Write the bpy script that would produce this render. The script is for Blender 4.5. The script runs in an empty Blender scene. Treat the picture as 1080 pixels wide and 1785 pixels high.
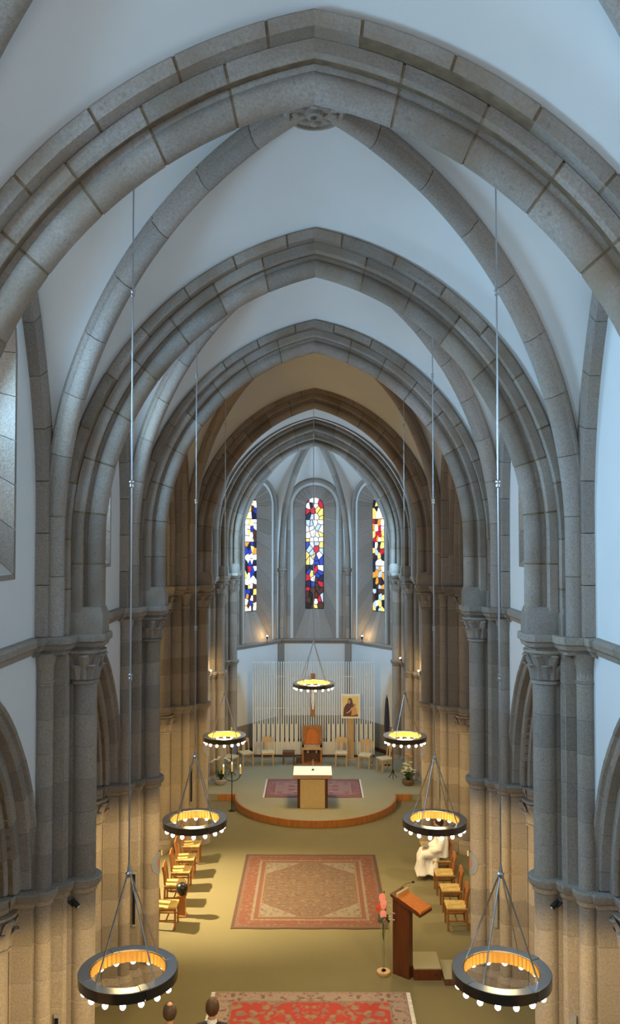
import bpy, bmesh, math, random
from mathutils import Vector, Matrix
pi = math.pi
random.seed(7)
sc = bpy.context.scene
C = sc.collection

# ------------------------------------------------------------------ camera, world, exposure
EYE = 8.0
FPX = 1480.0
cam = bpy.data.cameras.new('camera')
cam.sensor_fit = 'HORIZONTAL'
cam.sensor_width = 36.0
cam.lens = 36.0 * FPX / 1080.0
cam.clip_start, cam.clip_end = 0.05, 200
camo = bpy.data.objects.new('camera', cam)
C.objects.link(camo)
camo.location = (0.0, 0.0, EYE)
camo.rotation_euler = (math.radians(90 + 1.84), 0, math.radians(0.31))
sc.camera = camo

wd = bpy.data.worlds.new('sky')
sc.world = wd
wd.use_nodes = True
wd.node_tree.nodes['Background'].inputs[0].default_value = (0.62, 0.78, 1.0, 1)
wd.node_tree.nodes['Background'].inputs[1].default_value = 0.6

sc.view_settings.view_transform = 'Standard'
sc.view_settings.look = 'None'
sc.view_settings.gamma = 1.0
sc.view_settings.use_curve_mapping = False
sc.view_settings.exposure = 0.0
sc.cycles.use_denoising = True
sc.cycles.caustics_reflective = False
sc.cycles.caustics_refractive = False
sc.cycles.sample_clamp_indirect = 6.0
sc.cycles.max_bounces = 6
sc.cycles.diffuse_bounces = 4
sc.cycles.glossy_bounces = 3
sc.cycles.transmission_bounces = 4
sc.cycles.use_adaptive_sampling = True
sc.cycles.adaptive_threshold = 0.07

DAY = (0.34, 0.67, 1.0)            # daylight entering through the windows
WARM = (1.0, 0.70, 0.285)
CHAND_W = 255.0                    # each chandelier ring
FLOOD_L, FLOOD_R = 300.0, 240.0    # floodlights in the two transepts
DAY_LEFT, DAY_RIGHT, FILL_WEST, FILL_CHOIR = 305.0, 24.0, 18.0, 470.0  # the last two feed the added west and choir windows

def window_light(loc, rot, w, h, watts):
    l = bpy.data.lights.new('daylight', 'AREA'); l.shape = 'RECTANGLE'; l.size = w; l.size_y = h; l.energy = watts; l.color = DAY
    o = bpy.data.objects.new('daylight', l); C.objects.link(o); o.location = loc; o.rotation_euler = rot; l.spread = math.radians(150)
# daylight of the clerestory, and fill from added unseen west and choir windows, just inside the glass
for sd in (-1, 1):
    for ym in (-0.4, 4.2, 8.8, 13.375):
        window_light((sd * 3.86, ym - (0.35 if sd > 0 and ym == 8.8 else 0), 9.3), (0, sd * (math.pi / 2 - 0.32), 0), 2.0, 1.1, DAY_LEFT if sd < 0 else DAY_RIGHT)
    window_light((sd * 3.82, 29.45, 6.9), (0, sd * (math.pi / 2 - 0.28), 0), 4.2, 1.0, FILL_CHOIR)  # fill for apse arch and screen, through the added choir windows
window_light((0, -3.05, 8.2), (math.pi / 2, 0, 0), 3.0, 4.0, FILL_WEST)  # added fill from behind the viewer

# ------------------------------------------------------------------ materials
class NT:
    def __init__(s, name):
        s.m = bpy.data.materials.new(name); s.m.use_nodes = True
        s.t = s.m.node_tree; s.b = s.t.nodes['Principled BSDF']
    def n(s, ty, **kw):
        x = s.t.nodes.new(ty)
        for k, v in kw.items(): setattr(x, k, v)
        return x
    def link(s, a, b): s.t.links.new(a, b)
    def put(s, sock, v):
        if v is None: return
        if hasattr(v, 'is_linked') or isinstance(v, bpy.types.NodeSocket): s.link(v, sock)
        elif isinstance(v, (tuple, list)):
            sock.default_value = tuple(v) + ((1,) if len(v) == 3 and len(sock.default_value) == 4 else ())
        else: sock.default_value = v
    def math(s, op, a, b=None, c=None):
        x = s.n('ShaderNodeMath', operation=op)
        s.put(x.inputs[0], a)
        if b is not None: s.put(x.inputs[1], b)
        if c is not None: s.put(x.inputs[2], c)
        return x.outputs[0]
    def mix(s, f, a, b):
        x = s.n('ShaderNodeMix', data_type='RGBA')
        s.put(x.inputs[0], f); s.put(x.inputs[6], a); s.put(x.inputs[7], b)
        return x.outputs[2]
    def ramp(s, f, lo, hi):
        x = s.n('ShaderNodeMapRange'); s.put(x.inputs[0], f)
        x.inputs[1].default_value = lo; x.inputs[2].default_value = hi
        return x.outputs[0]
    def coord(s, which='Object'):
        return s.n('ShaderNodeTexCoord').outputs[which]
    def noise(s, co, scale, detail=3, rough=0.55):
        x = s.n('ShaderNodeTexNoise'); s.link(co, x.inputs['Vector'])
        x.inputs['Scale'].default_value = scale; x.inputs['Detail'].default_value = detail
        x.inputs['Roughness'].default_value = rough
        return x.outputs[0]
    def voro(s, co, scale, feature='F1', out='Distance'):
        x = s.n('ShaderNodeTexVoronoi', feature=feature); s.link(co, x.inputs['Vector'])
        x.inputs['Scale'].default_value = scale
        return x.outputs[out]
    def scaled(s, co, v):
        x = s.n('ShaderNodeVectorMath', operation='MULTIPLY'); s.link(co, x.inputs[0]); x.inputs[1].default_value = v
        return x.outputs[0]
    def bump(s, h, strength=0.3, dist=0.01):
        x = s.n('ShaderNodeBump'); s.link(h, x.inputs['Height'])
        x.inputs['Strength'].default_value = strength; x.inputs['Distance'].default_value = dist
        s.link(x.outputs[0], s.b.inputs['Normal'])
    def base(s, col): s.put(s.b.inputs['Base Color'], col)
    def rough(s, r): s.put(s.b.inputs['Roughness'], r)

def mat_plain(name, col, rough=0.6, metal=0.0, var=0.0):
    t = NT(name); t.rough(rough); t.b.inputs['Metallic'].default_value = metal
    if var:
        n = t.noise(t.coord(), 9, 4)
        dark = tuple(c * (1 - var) for c in col)
        t.base(t.mix(t.ramp(n, 0.3, 0.7), dark, col))
    else: t.base(col)
    return t.m

def mat_stone(name, col, warmer, spread=0.3):
    t = NT(name); co = t.n('ShaderNodeNewGeometry').outputs['Position']
    rnd = t.n('ShaderNodeObjectInfo').outputs['Random']
    big = t.noise(co, 1.3, 4)
    fine = t.noise(co, 42, 3, 0.7)
    pits = t.ramp(t.noise(co, 17, 3, 0.6), 0.62, 0.74)
    c = t.mix(t.ramp(big, 0.35, 0.68), col, warmer)
    c = t.mix(t.math('MULTIPLY', t.ramp(fine, 0.38, 0.66), 0.55), c, tuple(x * 0.50 for x in col))
    c = t.mix(t.math('MULTIPLY', pits, 0.4), c, tuple(x * 0.42 for x in warmer))
    k = t.math('ADD', t.math('MULTIPLY', rnd, spread), 1 - spread / 2)
    v = t.n('ShaderNodeVectorMath', operation='SCALE'); t.link(c, v.inputs[0]); t.link(k, v.inputs['Scale'])
    t.base(v.outputs[0]); t.rough(0.88); t.bump(fine, 0.5, 0.012)
    return t.m

def mat_plaster(name, col):
    t = NT(name); co = t.n('ShaderNodeNewGeometry').outputs['Position']
    n = t.noise(co, 0.9, 5)
    t.base(t.mix(t.ramp(n, 0.3, 0.75), tuple(c * 0.93 for c in col), col)); t.rough(0.92)
    t.bump(t.noise(co, 14, 4), 0.15, 0.01)
    return t.m

def mat_emit(name, col, s):
    t = NT(name); t.base((0.02, 0.02, 0.02)); t.rough(0.2)
    t.put(t.b.inputs['Emission Color'], col); t.b.inputs['Emission Strength'].default_value = s
    t.m.cycles.emission_sampling = 'NONE'
    return t.m

def mat_wood(name, col, dark, scale=6, rough=0.45):
    t = NT(name); co = t.scaled(t.coord(), (1, 1, 0.12))
    w = t.noise(co, scale * 4, 4, 0.6)
    t.base(t.mix(t.ramp(w, 0.3, 0.7), dark, col)); t.rough(rough)
    return t.m

def mat_carpet(name, col):
    t = NT(name); co = t.n('ShaderNodeNewGeometry').outputs['Position']
    a = t.noise(co, 0.5, 4); f = t.noise(co, 160, 2)
    c = t.mix(t.ramp(a, 0.35, 0.7), tuple(x * 0.88 for x in col), col)
    t.base(t.mix(t.math('MULTIPLY', f, 0.35), c, tuple(x * 0.6 for x in col))); t.rough(0.97)
    t.bump(f, 0.3, 0.006)
    return t.m

M = {}
M['stone'] = mat_stone('granite', (0.385, 0.335, 0.295), (0.27, 0.19, 0.12), 0.36)
M['stone_rib'] = mat_stone('granite_rib', (0.38, 0.33, 0.295), (0.375, 0.30, 0.235), 0.28)
M['stone_pier'] = mat_stone('granite_pier', (0.335, 0.288, 0.25), (0.37, 0.30, 0.225), 0.32)
M['mortar'] = mat_plain('mortar', (0.25, 0.175, 0.105), 0.95, 0, 0.4)
M['plaster'] = mat_plaster('limewash', (0.80, 0.80, 0.79))
M['vault'] = mat_plaster('vault_limewash', (0.78, 0.775, 0.755))
M['dado'] = mat_stone('dado_stone', (0.33, 0.31, 0.28), (0.36, 0.31, 0.25), 0.1)
M['carpet'] = mat_carpet('floor_carpet', (0.18, 0.153, 0.075))
M['dais_carpet'] = mat_carpet('dais_carpet', (0.30, 0.275, 0.18))
M['orange_wood'] = mat_wood('orange_wood', (0.42, 0.17, 0.045), (0.28, 0.10, 0.025))
M['chair_wood'] = mat_wood('chair_wood', (0.36, 0.14, 0.035), (0.22, 0.075, 0.02))
M['pale_wood'] = mat_wood('pale_wood', (0.56, 0.37, 0.19), (0.44, 0.27, 0.12))
M['dark_wood'] = mat_wood('dark_wood', (0.13, 0.055, 0.03), (0.07, 0.03, 0.018))
M['lectern_wood'] = mat_wood('lectern_wood', (0.105, 0.028, 0.008), (0.06, 0.016, 0.005), 5, 0.35)
M['desk_wood'] = mat_wood('desk_wood', (0.60, 0.20, 0.045), (0.50, 0.15, 0.03), 5, 0.35)
M['rush'] = mat_plain('rush', (0.55, 0.38, 0.13), 0.85, 0, 0.35)
M['rush_pale'] = mat_plain('rush_pale', (0.68, 0.55, 0.34), 0.85, 0, 0.25)
M['steel'] = mat_plain('brushed_steel', (0.55, 0.57, 0.60), 0.32, 1.0)
M['ring_steel'] = mat_plain('ring_steel', (0.92, 0.94, 0.97), 0.3, 1.0)
M['ring_dark'] = mat_plain('ring_bronze', (0.10, 0.085, 0.075), 0.28, 0.9)
M['gold'] = mat_plain('gold_reflector', (0.86, 0.52, 0.16), 0.3, 1.0)
M['bulb'] = mat_emit('bulb', (1.0, 0.86, 0.66), 14.0)
M['spot_bulb'] = mat_emit('spot_bulb', (1.0, 0.80, 0.55), 18.0)
M['flame'] = mat_emit('flame', (1.0, 0.75, 0.40), 6.0)
M['black_iron'] = mat_plain('black_iron', (0.018, 0.016, 0.015), 0.5, 0.6)
M['black'] = mat_plain('black_lacquer', (0.006, 0.006, 0.007), 0.35)
M['candle'] = mat_plain('candle_wax', (0.80, 0.62, 0.25), 0.5)
M['lead'] = mat_plain('lead', (0.012, 0.012, 0.014), 0.7)
M['white_slat'] = mat_plain('painted_slat', (0.82, 0.80, 0.75), 0.55)
M['white_cloth'] = mat_plain('white_cloth', (0.82, 0.79, 0.78), 0.85, 0, 0.06)
M['pink_granite'] = mat_stone('pink_granite', (0.34, 0.23, 0.21), (0.38, 0.26, 0.22), 0.05)
M['altar_panel'] = mat_plain('altar_panel', (0.56, 0.42, 0.22), 0.6, 0, 0.12)
M['speaker_grey'] = mat_plain('speaker_grey', (0.30, 0.30, 0.30), 0.5)
M['conduit'] = mat_plain('conduit', (0.09, 0.045, 0.03), 0.6)
M['skin'] = mat_plain('skin', (0.50, 0.27, 0.18), 0.55)
M['hair_brown'] = mat_plain('hair_brown', (0.10, 0.045, 0.022), 0.5, 0, 0.45)
M['hair_grey'] = mat_plain('hair_greybrown', (0.11, 0.07, 0.05), 0.5, 0, 0.5)
M['hair_dark'] = mat_plain('hair_dark', (0.025, 0.014, 0.010), 0.5, 0, 0.3)
M['robe'] = mat_plain('robe', (0.84, 0.82, 0.79), 0.8, 0, 0.04)
M['jacket'] = mat_plain('jacket', (0.012, 0.014, 0.03), 0.8)
M['jacket_brown'] = mat_plain('jacket_brown', (0.05, 0.035, 0.03), 0.8)
M['collar'] = mat_plain('collar', (0.8, 0.8, 0.82), 0.7)
M['leaf'] = mat_plain('leaf', (0.03, 0.065, 0.018), 0.5, 0, 0.4)
M['stem_green'] = mat_plain('stem_green', (0.22, 0.27, 0.08), 0.5)
M['petal_white'] = mat_plain('petal_white', (0.86, 0.85, 0.78), 0.6)
M['petal_yellow'] = mat_plain('petal_yellow', (0.80, 0.74, 0.28), 0.6)
M['petal_pink'] = mat_plain('petal_pink', (0.85, 0.30, 0.28), 0.5)
M['petal_red'] = mat_plain('petal_red', (0.60, 0.06, 0.02), 0.45)
M['petal_orange'] = mat_plain('petal_orange', (0.70, 0.28, 0.08), 0.5)
M['petal_purple'] = mat_plain('petal_purple', (0.40, 0.33, 0.40), 0.6)
M['pot_grey'] = mat_plain('pot_grey', (0.38, 0.34, 0.30), 0.7)
M['basket'] = mat_plain('basket', (0.16, 0.10, 0.05), 0.8, 0, 0.3)
M['glass'] = mat_plain('clear_glass', (0.9, 0.95, 0.92), 0.05)
M['glass'].node_tree.nodes['Principled BSDF'].inputs['Transmission Weight'].default_value = 1.0
M['red_paint'] = mat_plain('red_paint', (0.62, 0.07, 0.04), 0.5)
M['icon_gold'] = mat_plain('icon_gold', (0.80, 0.62, 0.25), 0.45, 0, 0.1)
M['icon_frame'] = mat_plain('icon_frame', (0.82, 0.77, 0.66), 0.6)
M['icon_robe'] = mat_plain('icon_robe', (0.11, 0.045, 0.05), 0.6)
M['icon_child'] = mat_plain('icon_child', (0.62, 0.33, 0.12), 0.6)
M['icon_skin'] = mat_plain('icon_skin', (0.45, 0.26, 0.13), 0.6)
M['enamel_blue'] = mat_plain('enamel_blue', (0.22, 0.25, 0.30), 0.5)
M['enamel_red'] = mat_plain('enamel_red', (0.36, 0.15, 0.12), 0.5)
M['banner'] = mat_plain('banner_cloth', (0.02, 0.02, 0.035), 0.8)
M['pane_left'] = mat_emit('pane_daylight_left', (0.85, 0.93, 1.0), 2.2)
M['pane_right'] = mat_emit('pane_daylight_right', (0.85, 0.93, 1.0), 2.2)
M['pane_added_west'] = mat_emit('pane_fill_west', (0.85, 0.93, 1.0), 2.2)
M['pane_added_choir'] = mat_emit('pane_fill_choir', (0.85, 0.93, 1.0), 2.2)
GLASS = {
 'w': ((0.90, 0.95, 1.0), 1.5), 'p': ((0.55, 0.75, 1.0), 1.1), 'b': ((0.02, 0.06, 0.62), 0.9),
 'd': ((0.02, 0.025, 0.12), 0.35), 'r': ((0.78, 0.01, 0.05), 0.85), 'y': ((1.0, 0.76, 0.20), 1.3),
 'a': ((1.0, 0.46, 0.06), 0.95), 'n': ((0.16, 0.06, 0.035), 0.45), 'k': ((0.02, 0.015, 0.015), 0.3),
 'c': ((1.0, 0.86, 0.62), 1.3)}
for k, (c, s) in GLASS.items(): M['glass_' + k] = mat_emit('stained_glass_' + k, c, s)

def rug_material(name, hx, hy, bands, field, spandrel=None, dim=0.4):
    """bands: list of (inner distance from the edge, colour, motif colour, motif scale, amount); field the same four"""
    t = NT(name); co = t.coord('Object')
    s = t.n('ShaderNodeSeparateXYZ'); t.link(co, s.inputs[0])
    ax = t.math('ABSOLUTE', s.outputs[0]); ay = t.math('ABSOLUTE', s.outputs[1])
    d = t.math('MINIMUM', t.math('SUBTRACT', hx, ax), t.math('SUBTRACT', hy, ay))
    sym = t.n('ShaderNodeCombineXYZ'); t.link(ax, sym.inputs[0]); t.link(ay, sym.inputs[1])
    def motif(col, mcol, scale, amt, m2=None):
        v = t.voro(sym.outputs[0], scale, 'SMOOTH_F1'); w = t.noise(sym.outputs[0], scale * 1.7, 2)
        f = t.math('MULTIPLY', t.ramp(t.math('ADD', v, t.math('MULTIPLY', w, 0.5)), 0.62, 0.5), amt)
        c = t.mix(f, col, mcol)
        if m2:
            z = t.ramp(t.noise(sym.outputs[0], scale * 0.9, 1), 0.55, 0.62)
            c = t.mix(t.math('MULTIPLY', z, amt), c, m2)
        return c
    out = motif(*field)
    if spandrel:
        kx, ky, off, args = spandrel
        q = t.math('ADD', t.math('MULTIPLY', ax, kx), t.math('MULTIPLY', ay, ky))
        out = t.mix(t.math('GREATER_THAN', q, off), out, motif(*args))
        line = t.math('LESS_THAN', t.math('ABSOLUTE', t.math('SUBTRACT', q, off)), 0.035)
        out = t.mix(line, out, (0.28, 0.11, 0.07))
    for dist, args in sorted(bands, key=lambda b: -b[0]):
        out = t.mix(t.math('LESS_THAN', d, dist), out, motif(*args))
    f = t.noise(co, 120, 2)
    out = t.mix(dim, out, (0.03, 0.016, 0.010))
    t.base(t.mix(t.math('MULTIPLY', f, 0.3), out, (0.10, 0.06, 0.045))); t.rough(0.95)
    return t.m

# ------------------------------------------------------------------ mesh helpers
def V(*a): return Vector(a)

class MB:
    def __init__(s): s.v = []; s.f = []
    def add(s, verts, faces):
        o = len(s.v); s.v += [Vector(p) for p in verts]; s.f += [tuple(i + o for i in f) for f in faces]
        return s
    def box(s, lo, hi, rz=0, taper=None):
        x0, y0, z0 = lo; x1, y1, z1 = hi
        p = [(x0, y0, z0), (x1, y0, z0), (x1, y1, z0), (x0, y1, z0), (x0, y0, z1), (x1, y0, z1), (x1, y1, z1), (x0, y1, z1)]
        if rz:
            cx, cy = (x0 + x1) / 2, (y0 + y1) / 2; c, q = math.cos(rz), math.sin(rz)
            p = [(cx + (a - cx) * c - (b - cy) * q, cy + (a - cx) * q + (b - cy) * c, z) for a, b, z in p]
        return s.add(p, [(0, 3, 2, 1), (4, 5, 6, 7), (0, 1, 5, 4), (1, 2, 6, 5), (2, 3, 7, 6), (3, 0, 4, 7)])
    def rings(s, rings, caps=True, closed=True):
        n = len(rings[0]); v = [p for r in rings for p in r]; f = []
        for i in range(len(rings) - 1):
            for j in range(n if closed else n - 1):
                k = (j + 1) % n
                f.append((i * n + j, i * n + k, (i + 1) * n + k, (i + 1) * n + j))
        if caps:
            f.append(tuple(reversed(range(n)))); f.append(tuple(range((len(rings) - 1) * n, len(rings) * n)))
        return s.add(v, f)
    def tube(s, pts, r, n=8):
        pts = [Vector(p) for p in pts]; rr = r if isinstance(r, (list, tuple)) else [r] * len(pts)
        out = []; ref = None
        for i, p in enumerate(pts):
            d = (pts[min(i + 1, len(pts) - 1)] - pts[max(i - 1, 0)]).normalized()
            if ref is None: ref = V(0, 0, 1) if abs(d.z) < 0.9 else V(1, 0, 0)
            a = d.cross(ref).normalized(); b = d.cross(a).normalized(); ref = a.cross(d).normalized()
            out.append([p + rr[i] * (math.cos(2 * pi * k / n) * a + math.sin(2 * pi * k / n) * b) for k in range(n)])
        return s.rings(out)
    def lathe(s, prof, c=(0, 0, 0), n=16, axis=None):
        out = [[V(c[0] + r * math.cos(2 * pi * k / n), c[1] + r * math.sin(2 * pi * k / n), c[2] + z) for k in range(n)] for r, z in prof]
        return s.rings(out)
    def ball(s, c, r, n=10, m=6, sc3=(1, 1, 1)):
        out = []
        for i in range(m + 1):
            a = -pi / 2 + pi * i / m; q = max(math.cos(a), 0.02)
            out.append([V(c[0] + r * sc3[0] * q * math.cos(2 * pi * k / n), c[1] + r * sc3[1] * q * math.sin(2 * pi * k / n), c[2] + r * sc3[2] * math.sin(a)) for k in range(n)])
        return s.rings(out)
    def mesh(s, name, c=None, smooth=35):
        me = bpy.data.meshes.new(name)
        c = c or V(0, 0, 0)
        me.from_pydata([tuple(p - c) for p in s.v], [], s.f)
        bm = bmesh.new(); bm.from_mesh(me); bmesh.ops.recalc_face_normals(bm, faces=bm.faces); bm.to_mesh(me); bm.free()
        if smooth:
            me.polygons.foreach_set('use_smooth', [True] * len(me.polygons)); me.set_sharp_from_angle(angle=math.radians(smooth))
        me.update()
        return me
    def weld(s):
        seen = {}; remap = []; nv = []
        for p in s.v:
            k = (round(p.x, 3), round(p.y, 3), round(p.z, 3))
            if k not in seen: seen[k] = len(nv); nv.append(p)
            remap.append(seen[k])
        s.f = [g for g in (tuple(dict.fromkeys(remap[i] for i in f)) for f in s.f) if len(g) > 2]; s.v = nv
        return s
    def build(s, name, m, parent=None, smooth=35):
        """world coordinates in; the object's origin is the middle of its base"""
        xs = [p.x for p in s.v]; ys = [p.y for p in s.v]; zs = [p.z for p in s.v]
        c = V((min(xs) + max(xs)) / 2, (min(ys) + max(ys)) / 2, min(zs))
        o = bpy.data.objects.new(name, s.mesh(name, c, smooth)); C.objects.link(o)
        o.data.materials.append(M[m] if isinstance(m, str) else m)
        o.location = c
        if parent: hang(o, parent)
        return o

WORLD = {}
def hang(o, parent):
    """parent o (placed in world coordinates, or a child already) keeping its place; parents here are never rotated while building"""
    WORLD[o.name] = Vector(o.location)
    o.parent = parent
    o.location = Vector(o.location) - WORLD.get(parent.name, Vector(parent.location))

def put(name, me, m, loc, parent=None, rz=0):
    o = bpy.data.objects.new(name, me); C.objects.link(o); o.location = loc; o.rotation_euler = (0, 0, rz)
    if not me.materials: me.materials.append(M[m] if isinstance(m, str) else m)
    if parent: hang(o, parent)
    return o

def tag(o, label, cat, group=None):
    o['label'] = label; o['category'] = cat
    if group: o['group'] = group
    return o
def struct(o, label=None):
    o['kind'] = 'structure'
    if label: o['label'] = label
    return o
def empty(name, loc, label=None, cat=None, group=None):
    o = bpy.data.objects.new(name, None); C.objects.link(o); o.location = loc; o.empty_display_size = 0.1
    if label: tag(o, label, cat, group)
    return o
def fabric(*a):
    o = empty(*a); o['kind'] = 'structure'
    return o
def copy_tree(o, parent=None):
    c = o.copy(); C.objects.link(c); c.parent = parent
    for ch in o.children: copy_tree(ch, c)
    return c
def lamp(name, kind, loc, watts, col, parent=None, radius=0.05, **kw):
    l = bpy.data.lights.new(name, kind); l.energy = watts; l.color = col; l.shadow_soft_size = radius
    for k, v in kw.items(): setattr(l, k, v)
    o = bpy.data.objects.new(name, l); C.objects.link(o); o.location = loc
    if parent: hang(o, parent)
    return o

def offset_loop(loop, d):
    """move a closed 2-D loop outwards by d (loop counter-clockwise)"""
    n = len(loop); out = []
    for i in range(n):
        ax, ay = loop[i - 1]; bx, by = loop[i]; cx, cy = loop[(i + 1) % n]
        e1 = Vector((bx - ax, by - ay)); e2 = Vector((cx - bx, cy - by))
        n1 = Vector((e1.y, -e1.x)).normalized() if e1.length > 1e-9 else Vector((0, 0))
        n2 = Vector((e2.y, -e2.x)).normalized() if e2.length > 1e-9 else n1
        m = n1 + n2
        k = max(m.length_squared / 2, 0.35)
        m = m / k
        out.append((bx + m.x * d, by + m.y * d))
    return out
def ccw(loop):
    a = sum(loop[i - 1][0] * loop[i][1] - loop[i][0] * loop[i - 1][1] for i in range(len(loop)))
    return loop if a > 0 else list(reversed(loop))
def prism(mb, loop, levels):
    """levels: (z, outward offset)"""
    loop = ccw(loop)
    return mb.rings([[V(x, y, z) for x, y in offset_loop(loop, d)] for z, d in levels])

def fill_panel(mb, outer, holes, fmap, t):
    """flat wall with holes: front at depth 0, back at depth t; fmap(u, z, depth) -> world"""
    bm = bmesh.new(); loops = []
    for lp in [outer] + holes:
        vs = [bm.verts.new((u, z, 0)) for u, z in lp]; loops.append(vs)
        for i in range(len(vs)): bm.edges.new((vs[i - 1], vs[i]))
    bmesh.ops.triangle_fill(bm, use_beauty=True, edges=bm.edges[:])
    bm.verts.index_update()
    pts = [(v.co.x, v.co.y) for v in bm.verts]; tris = [tuple(v.index for v in f.verts) for f in bm.faces]
    ids = [[v.index for v in lp] for lp in loops]; bm.free()
    n = len(pts)
    vv = [fmap(u, z, 0) for u, z in pts] + [fmap(u, z, t) for u, z in pts]
    ff = list(tris) + [tuple(i + n for i in reversed(f)) for f in tris]
    for lp in ids:
        for i in range(len(lp)): ff.append((lp[i - 1], lp[i], lp[i] + n, lp[i - 1] + n))
    return mb.add(vv, ff)

class Arch:
    """two-centred arch; point(side, d, r, v): side -1/+1, d metres along the half arch from its foot, r outwards, v across"""
    def __init__(s, org, udir, vdir, span, rise, z0, stilt=0.0):
        s.o = Vector(org); s.u = Vector(udir); s.v = Vector(vdir); s.s = span; s.z0 = z0; s.st = stilt
        s.c = (rise * rise - span * span) / (2 * span); s.R = span + s.c
        s.La = s.R * (pi - math.acos(-s.c / s.R)); s.L = s.st + s.La
    def point(s, side, d, r, v):
        if d < s.st: u, z = s.s + r, s.z0 - s.st + d
        else:
            t = (d - s.st) / s.La
            ph = pi - t * (pi - math.acos(max(-1, min(1, -s.c / (s.R + r)))))
            u = -(s.c + (s.R + r) * math.cos(ph)); z = s.z0 + (s.R + r) * math.sin(ph)
        return s.o + s.u * (side * u) + s.v * v + V(0, 0, z)
    def piece(s, mb, side, d0, d1, prof, step=0.16):
        cuts = [d0]
        if d0 < s.st < d1: cuts.append(s.st)
        a = max(d0, s.st)
        if d1 > s.st:
            k = max(1, int(math.ceil((d1 - a) / step)))
            cuts += [a + (d1 - a) * i / k for i in range(1, k + 1)]
        else: cuts.append(d1)
        mb.rings([[s.point(side, d, r, v) for r, v in prof] for d in cuts])
        return mb

def voussoirs(arch, prof, n, mat, parent, name='voussoir', gap=0.022, shift=0.0, d_from=0.0, sides=(-1, 1), step=0.16):
    for side in sides:
        span = arch.L - d_from
        cuts = [d_from] + [d_from + span * (i + shift) / n for i in range(0 if shift > 0 else 1, n)] + [arch.L]
        cuts = [c for i, c in enumerate(cuts) if i == 0 or c - cuts[i - 1] > 0.05]
        for a, b in zip(cuts[:-1], cuts[1:]):
            j = random.uniform(-0.003, 0.004)
            p = [(r + j, v * (1 + j)) for r, v in prof]
            arch.piece(MB(), side, a + gap / 2, b - (gap / 2 if b < arch.L - 1e-6 else 0.0), p, step).build(name, mat, parent)

def shrink(prof, k):
    cr = sum(p[0] for p in prof) / len(prof); cv = sum(p[1] for p in prof) / len(prof)
    return [(cr + (r - cr) * k, cv + (v - cv) * k) for r, v in prof]

def roll(cr, rad, a0, a1, n):
    """arc in the (r, v) plane, angle 0 pointing to the opening (-r)"""
    return [(cr - rad * math.cos(math.radians(a0 + (a1 - a0) * i / n)), rad * math.sin(math.radians(a0 + (a1 - a0) * i / n))) for i in range(n + 1)]

# ------------------------------------------------------------------ the setting: floor, walls, vaults
WX = 3.45                     # inner face of the nave walls
WT = 0.9                      # their thickness
YA = [1.9, 6.5, 11.1, 15.65, 22.7, 28.1, 30.6]     # the transverse arches: 0 .. 6
Z_LOW, Z_ABA = 3.68, 6.79     # tops of the lower string and of the abaci
struct(MB().box((-12, -3.4, -0.2), (12, 34.2, 0)).build('floor', 'carpet'), 'olive beige carpet over the whole church floor')

def half_round(hw, zs, zb, n=14):
    return [(-hw, zb), (hw, zb)] + [(hw * math.cos(pi * i / n), zs + hw * math.sin(pi * i / n)) for i in range(n + 1)]

def arc_pts(arch, r, n=14):
    L = [(arch.s + r, arch.z0)]; out = []
    for side in (1, -1):
        for i in range(n + 1):
            d = arch.st + arch.La * i / n; p = arch.point(side, d, r, 0) - arch.o
            out.append((p.dot(arch.u), p.z, side, i))
    right = [(u, z) for u, z, s_, i in out if s_ == 1]; left = [(u, z) for u, z, s_, i in out if s_ == -1]
    return right + list(reversed(left))[1:]

def window_surround(name, parent, fmap, A, B, depth, mat, per=2, flange=0.06):
    """splayed stones from loop A on the wall face to loop B round the glass"""
    n = len(A)
    for i in range(0, n, per):
        idx = [(i + k) % n for k in range(min(per, n - i) + 1)]
        mb = MB(); r0 = []; k = 0.012
        fr = [fmap(A[j][0], A[j][1], -0.012) for j in idx]; bk = [fmap(B[j][0], B[j][1], depth) for j in idx]
        outA = offset_loop(ccw(A), flange) if ccw(A) is A or ccw(A) == A else A
        fo = [fmap(outA[j][0], outA[j][1], -0.012) for j in idx]
        bo = [fmap(outA[j][0], outA[j][1], depth + 0.02) for j in idx]
        if len(idx) > 1:
            for s_, e_ in ((0, 1),):
                def sh(L):
                    a = L[0].lerp(L[-1], 0.0); c = sum(L, Vector()) / len(L)
                    return [p + (c - p).normalized() * 0.004 if q in (0, len(L) - 1) else p for q, p in enumerate(L)]
                fr, bk, fo, bo = sh(fr), sh(bk), sh(fo), sh(bo)
        rings = [[fr[q], bk[q], bo[q], fo[q]] for q in range(len(idx))]
        mb.rings(rings)
        mb.build(name, mat, parent, 30)

def subdivide(loop, maxlen):
    out = []
    for i in range(len(loop)):
        a = loop[i]; b = loop[(i + 1) % len(loop)]
        L = math.hypot(b[0] - a[0], b[1] - a[1]); k = max(1, int(round(L / maxlen)))
        out += [(a[0] + (b[0] - a[0]) * j / k, a[1] + (b[1] - a[1]) * j / k) for j in range(k)]
    return out

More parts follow.
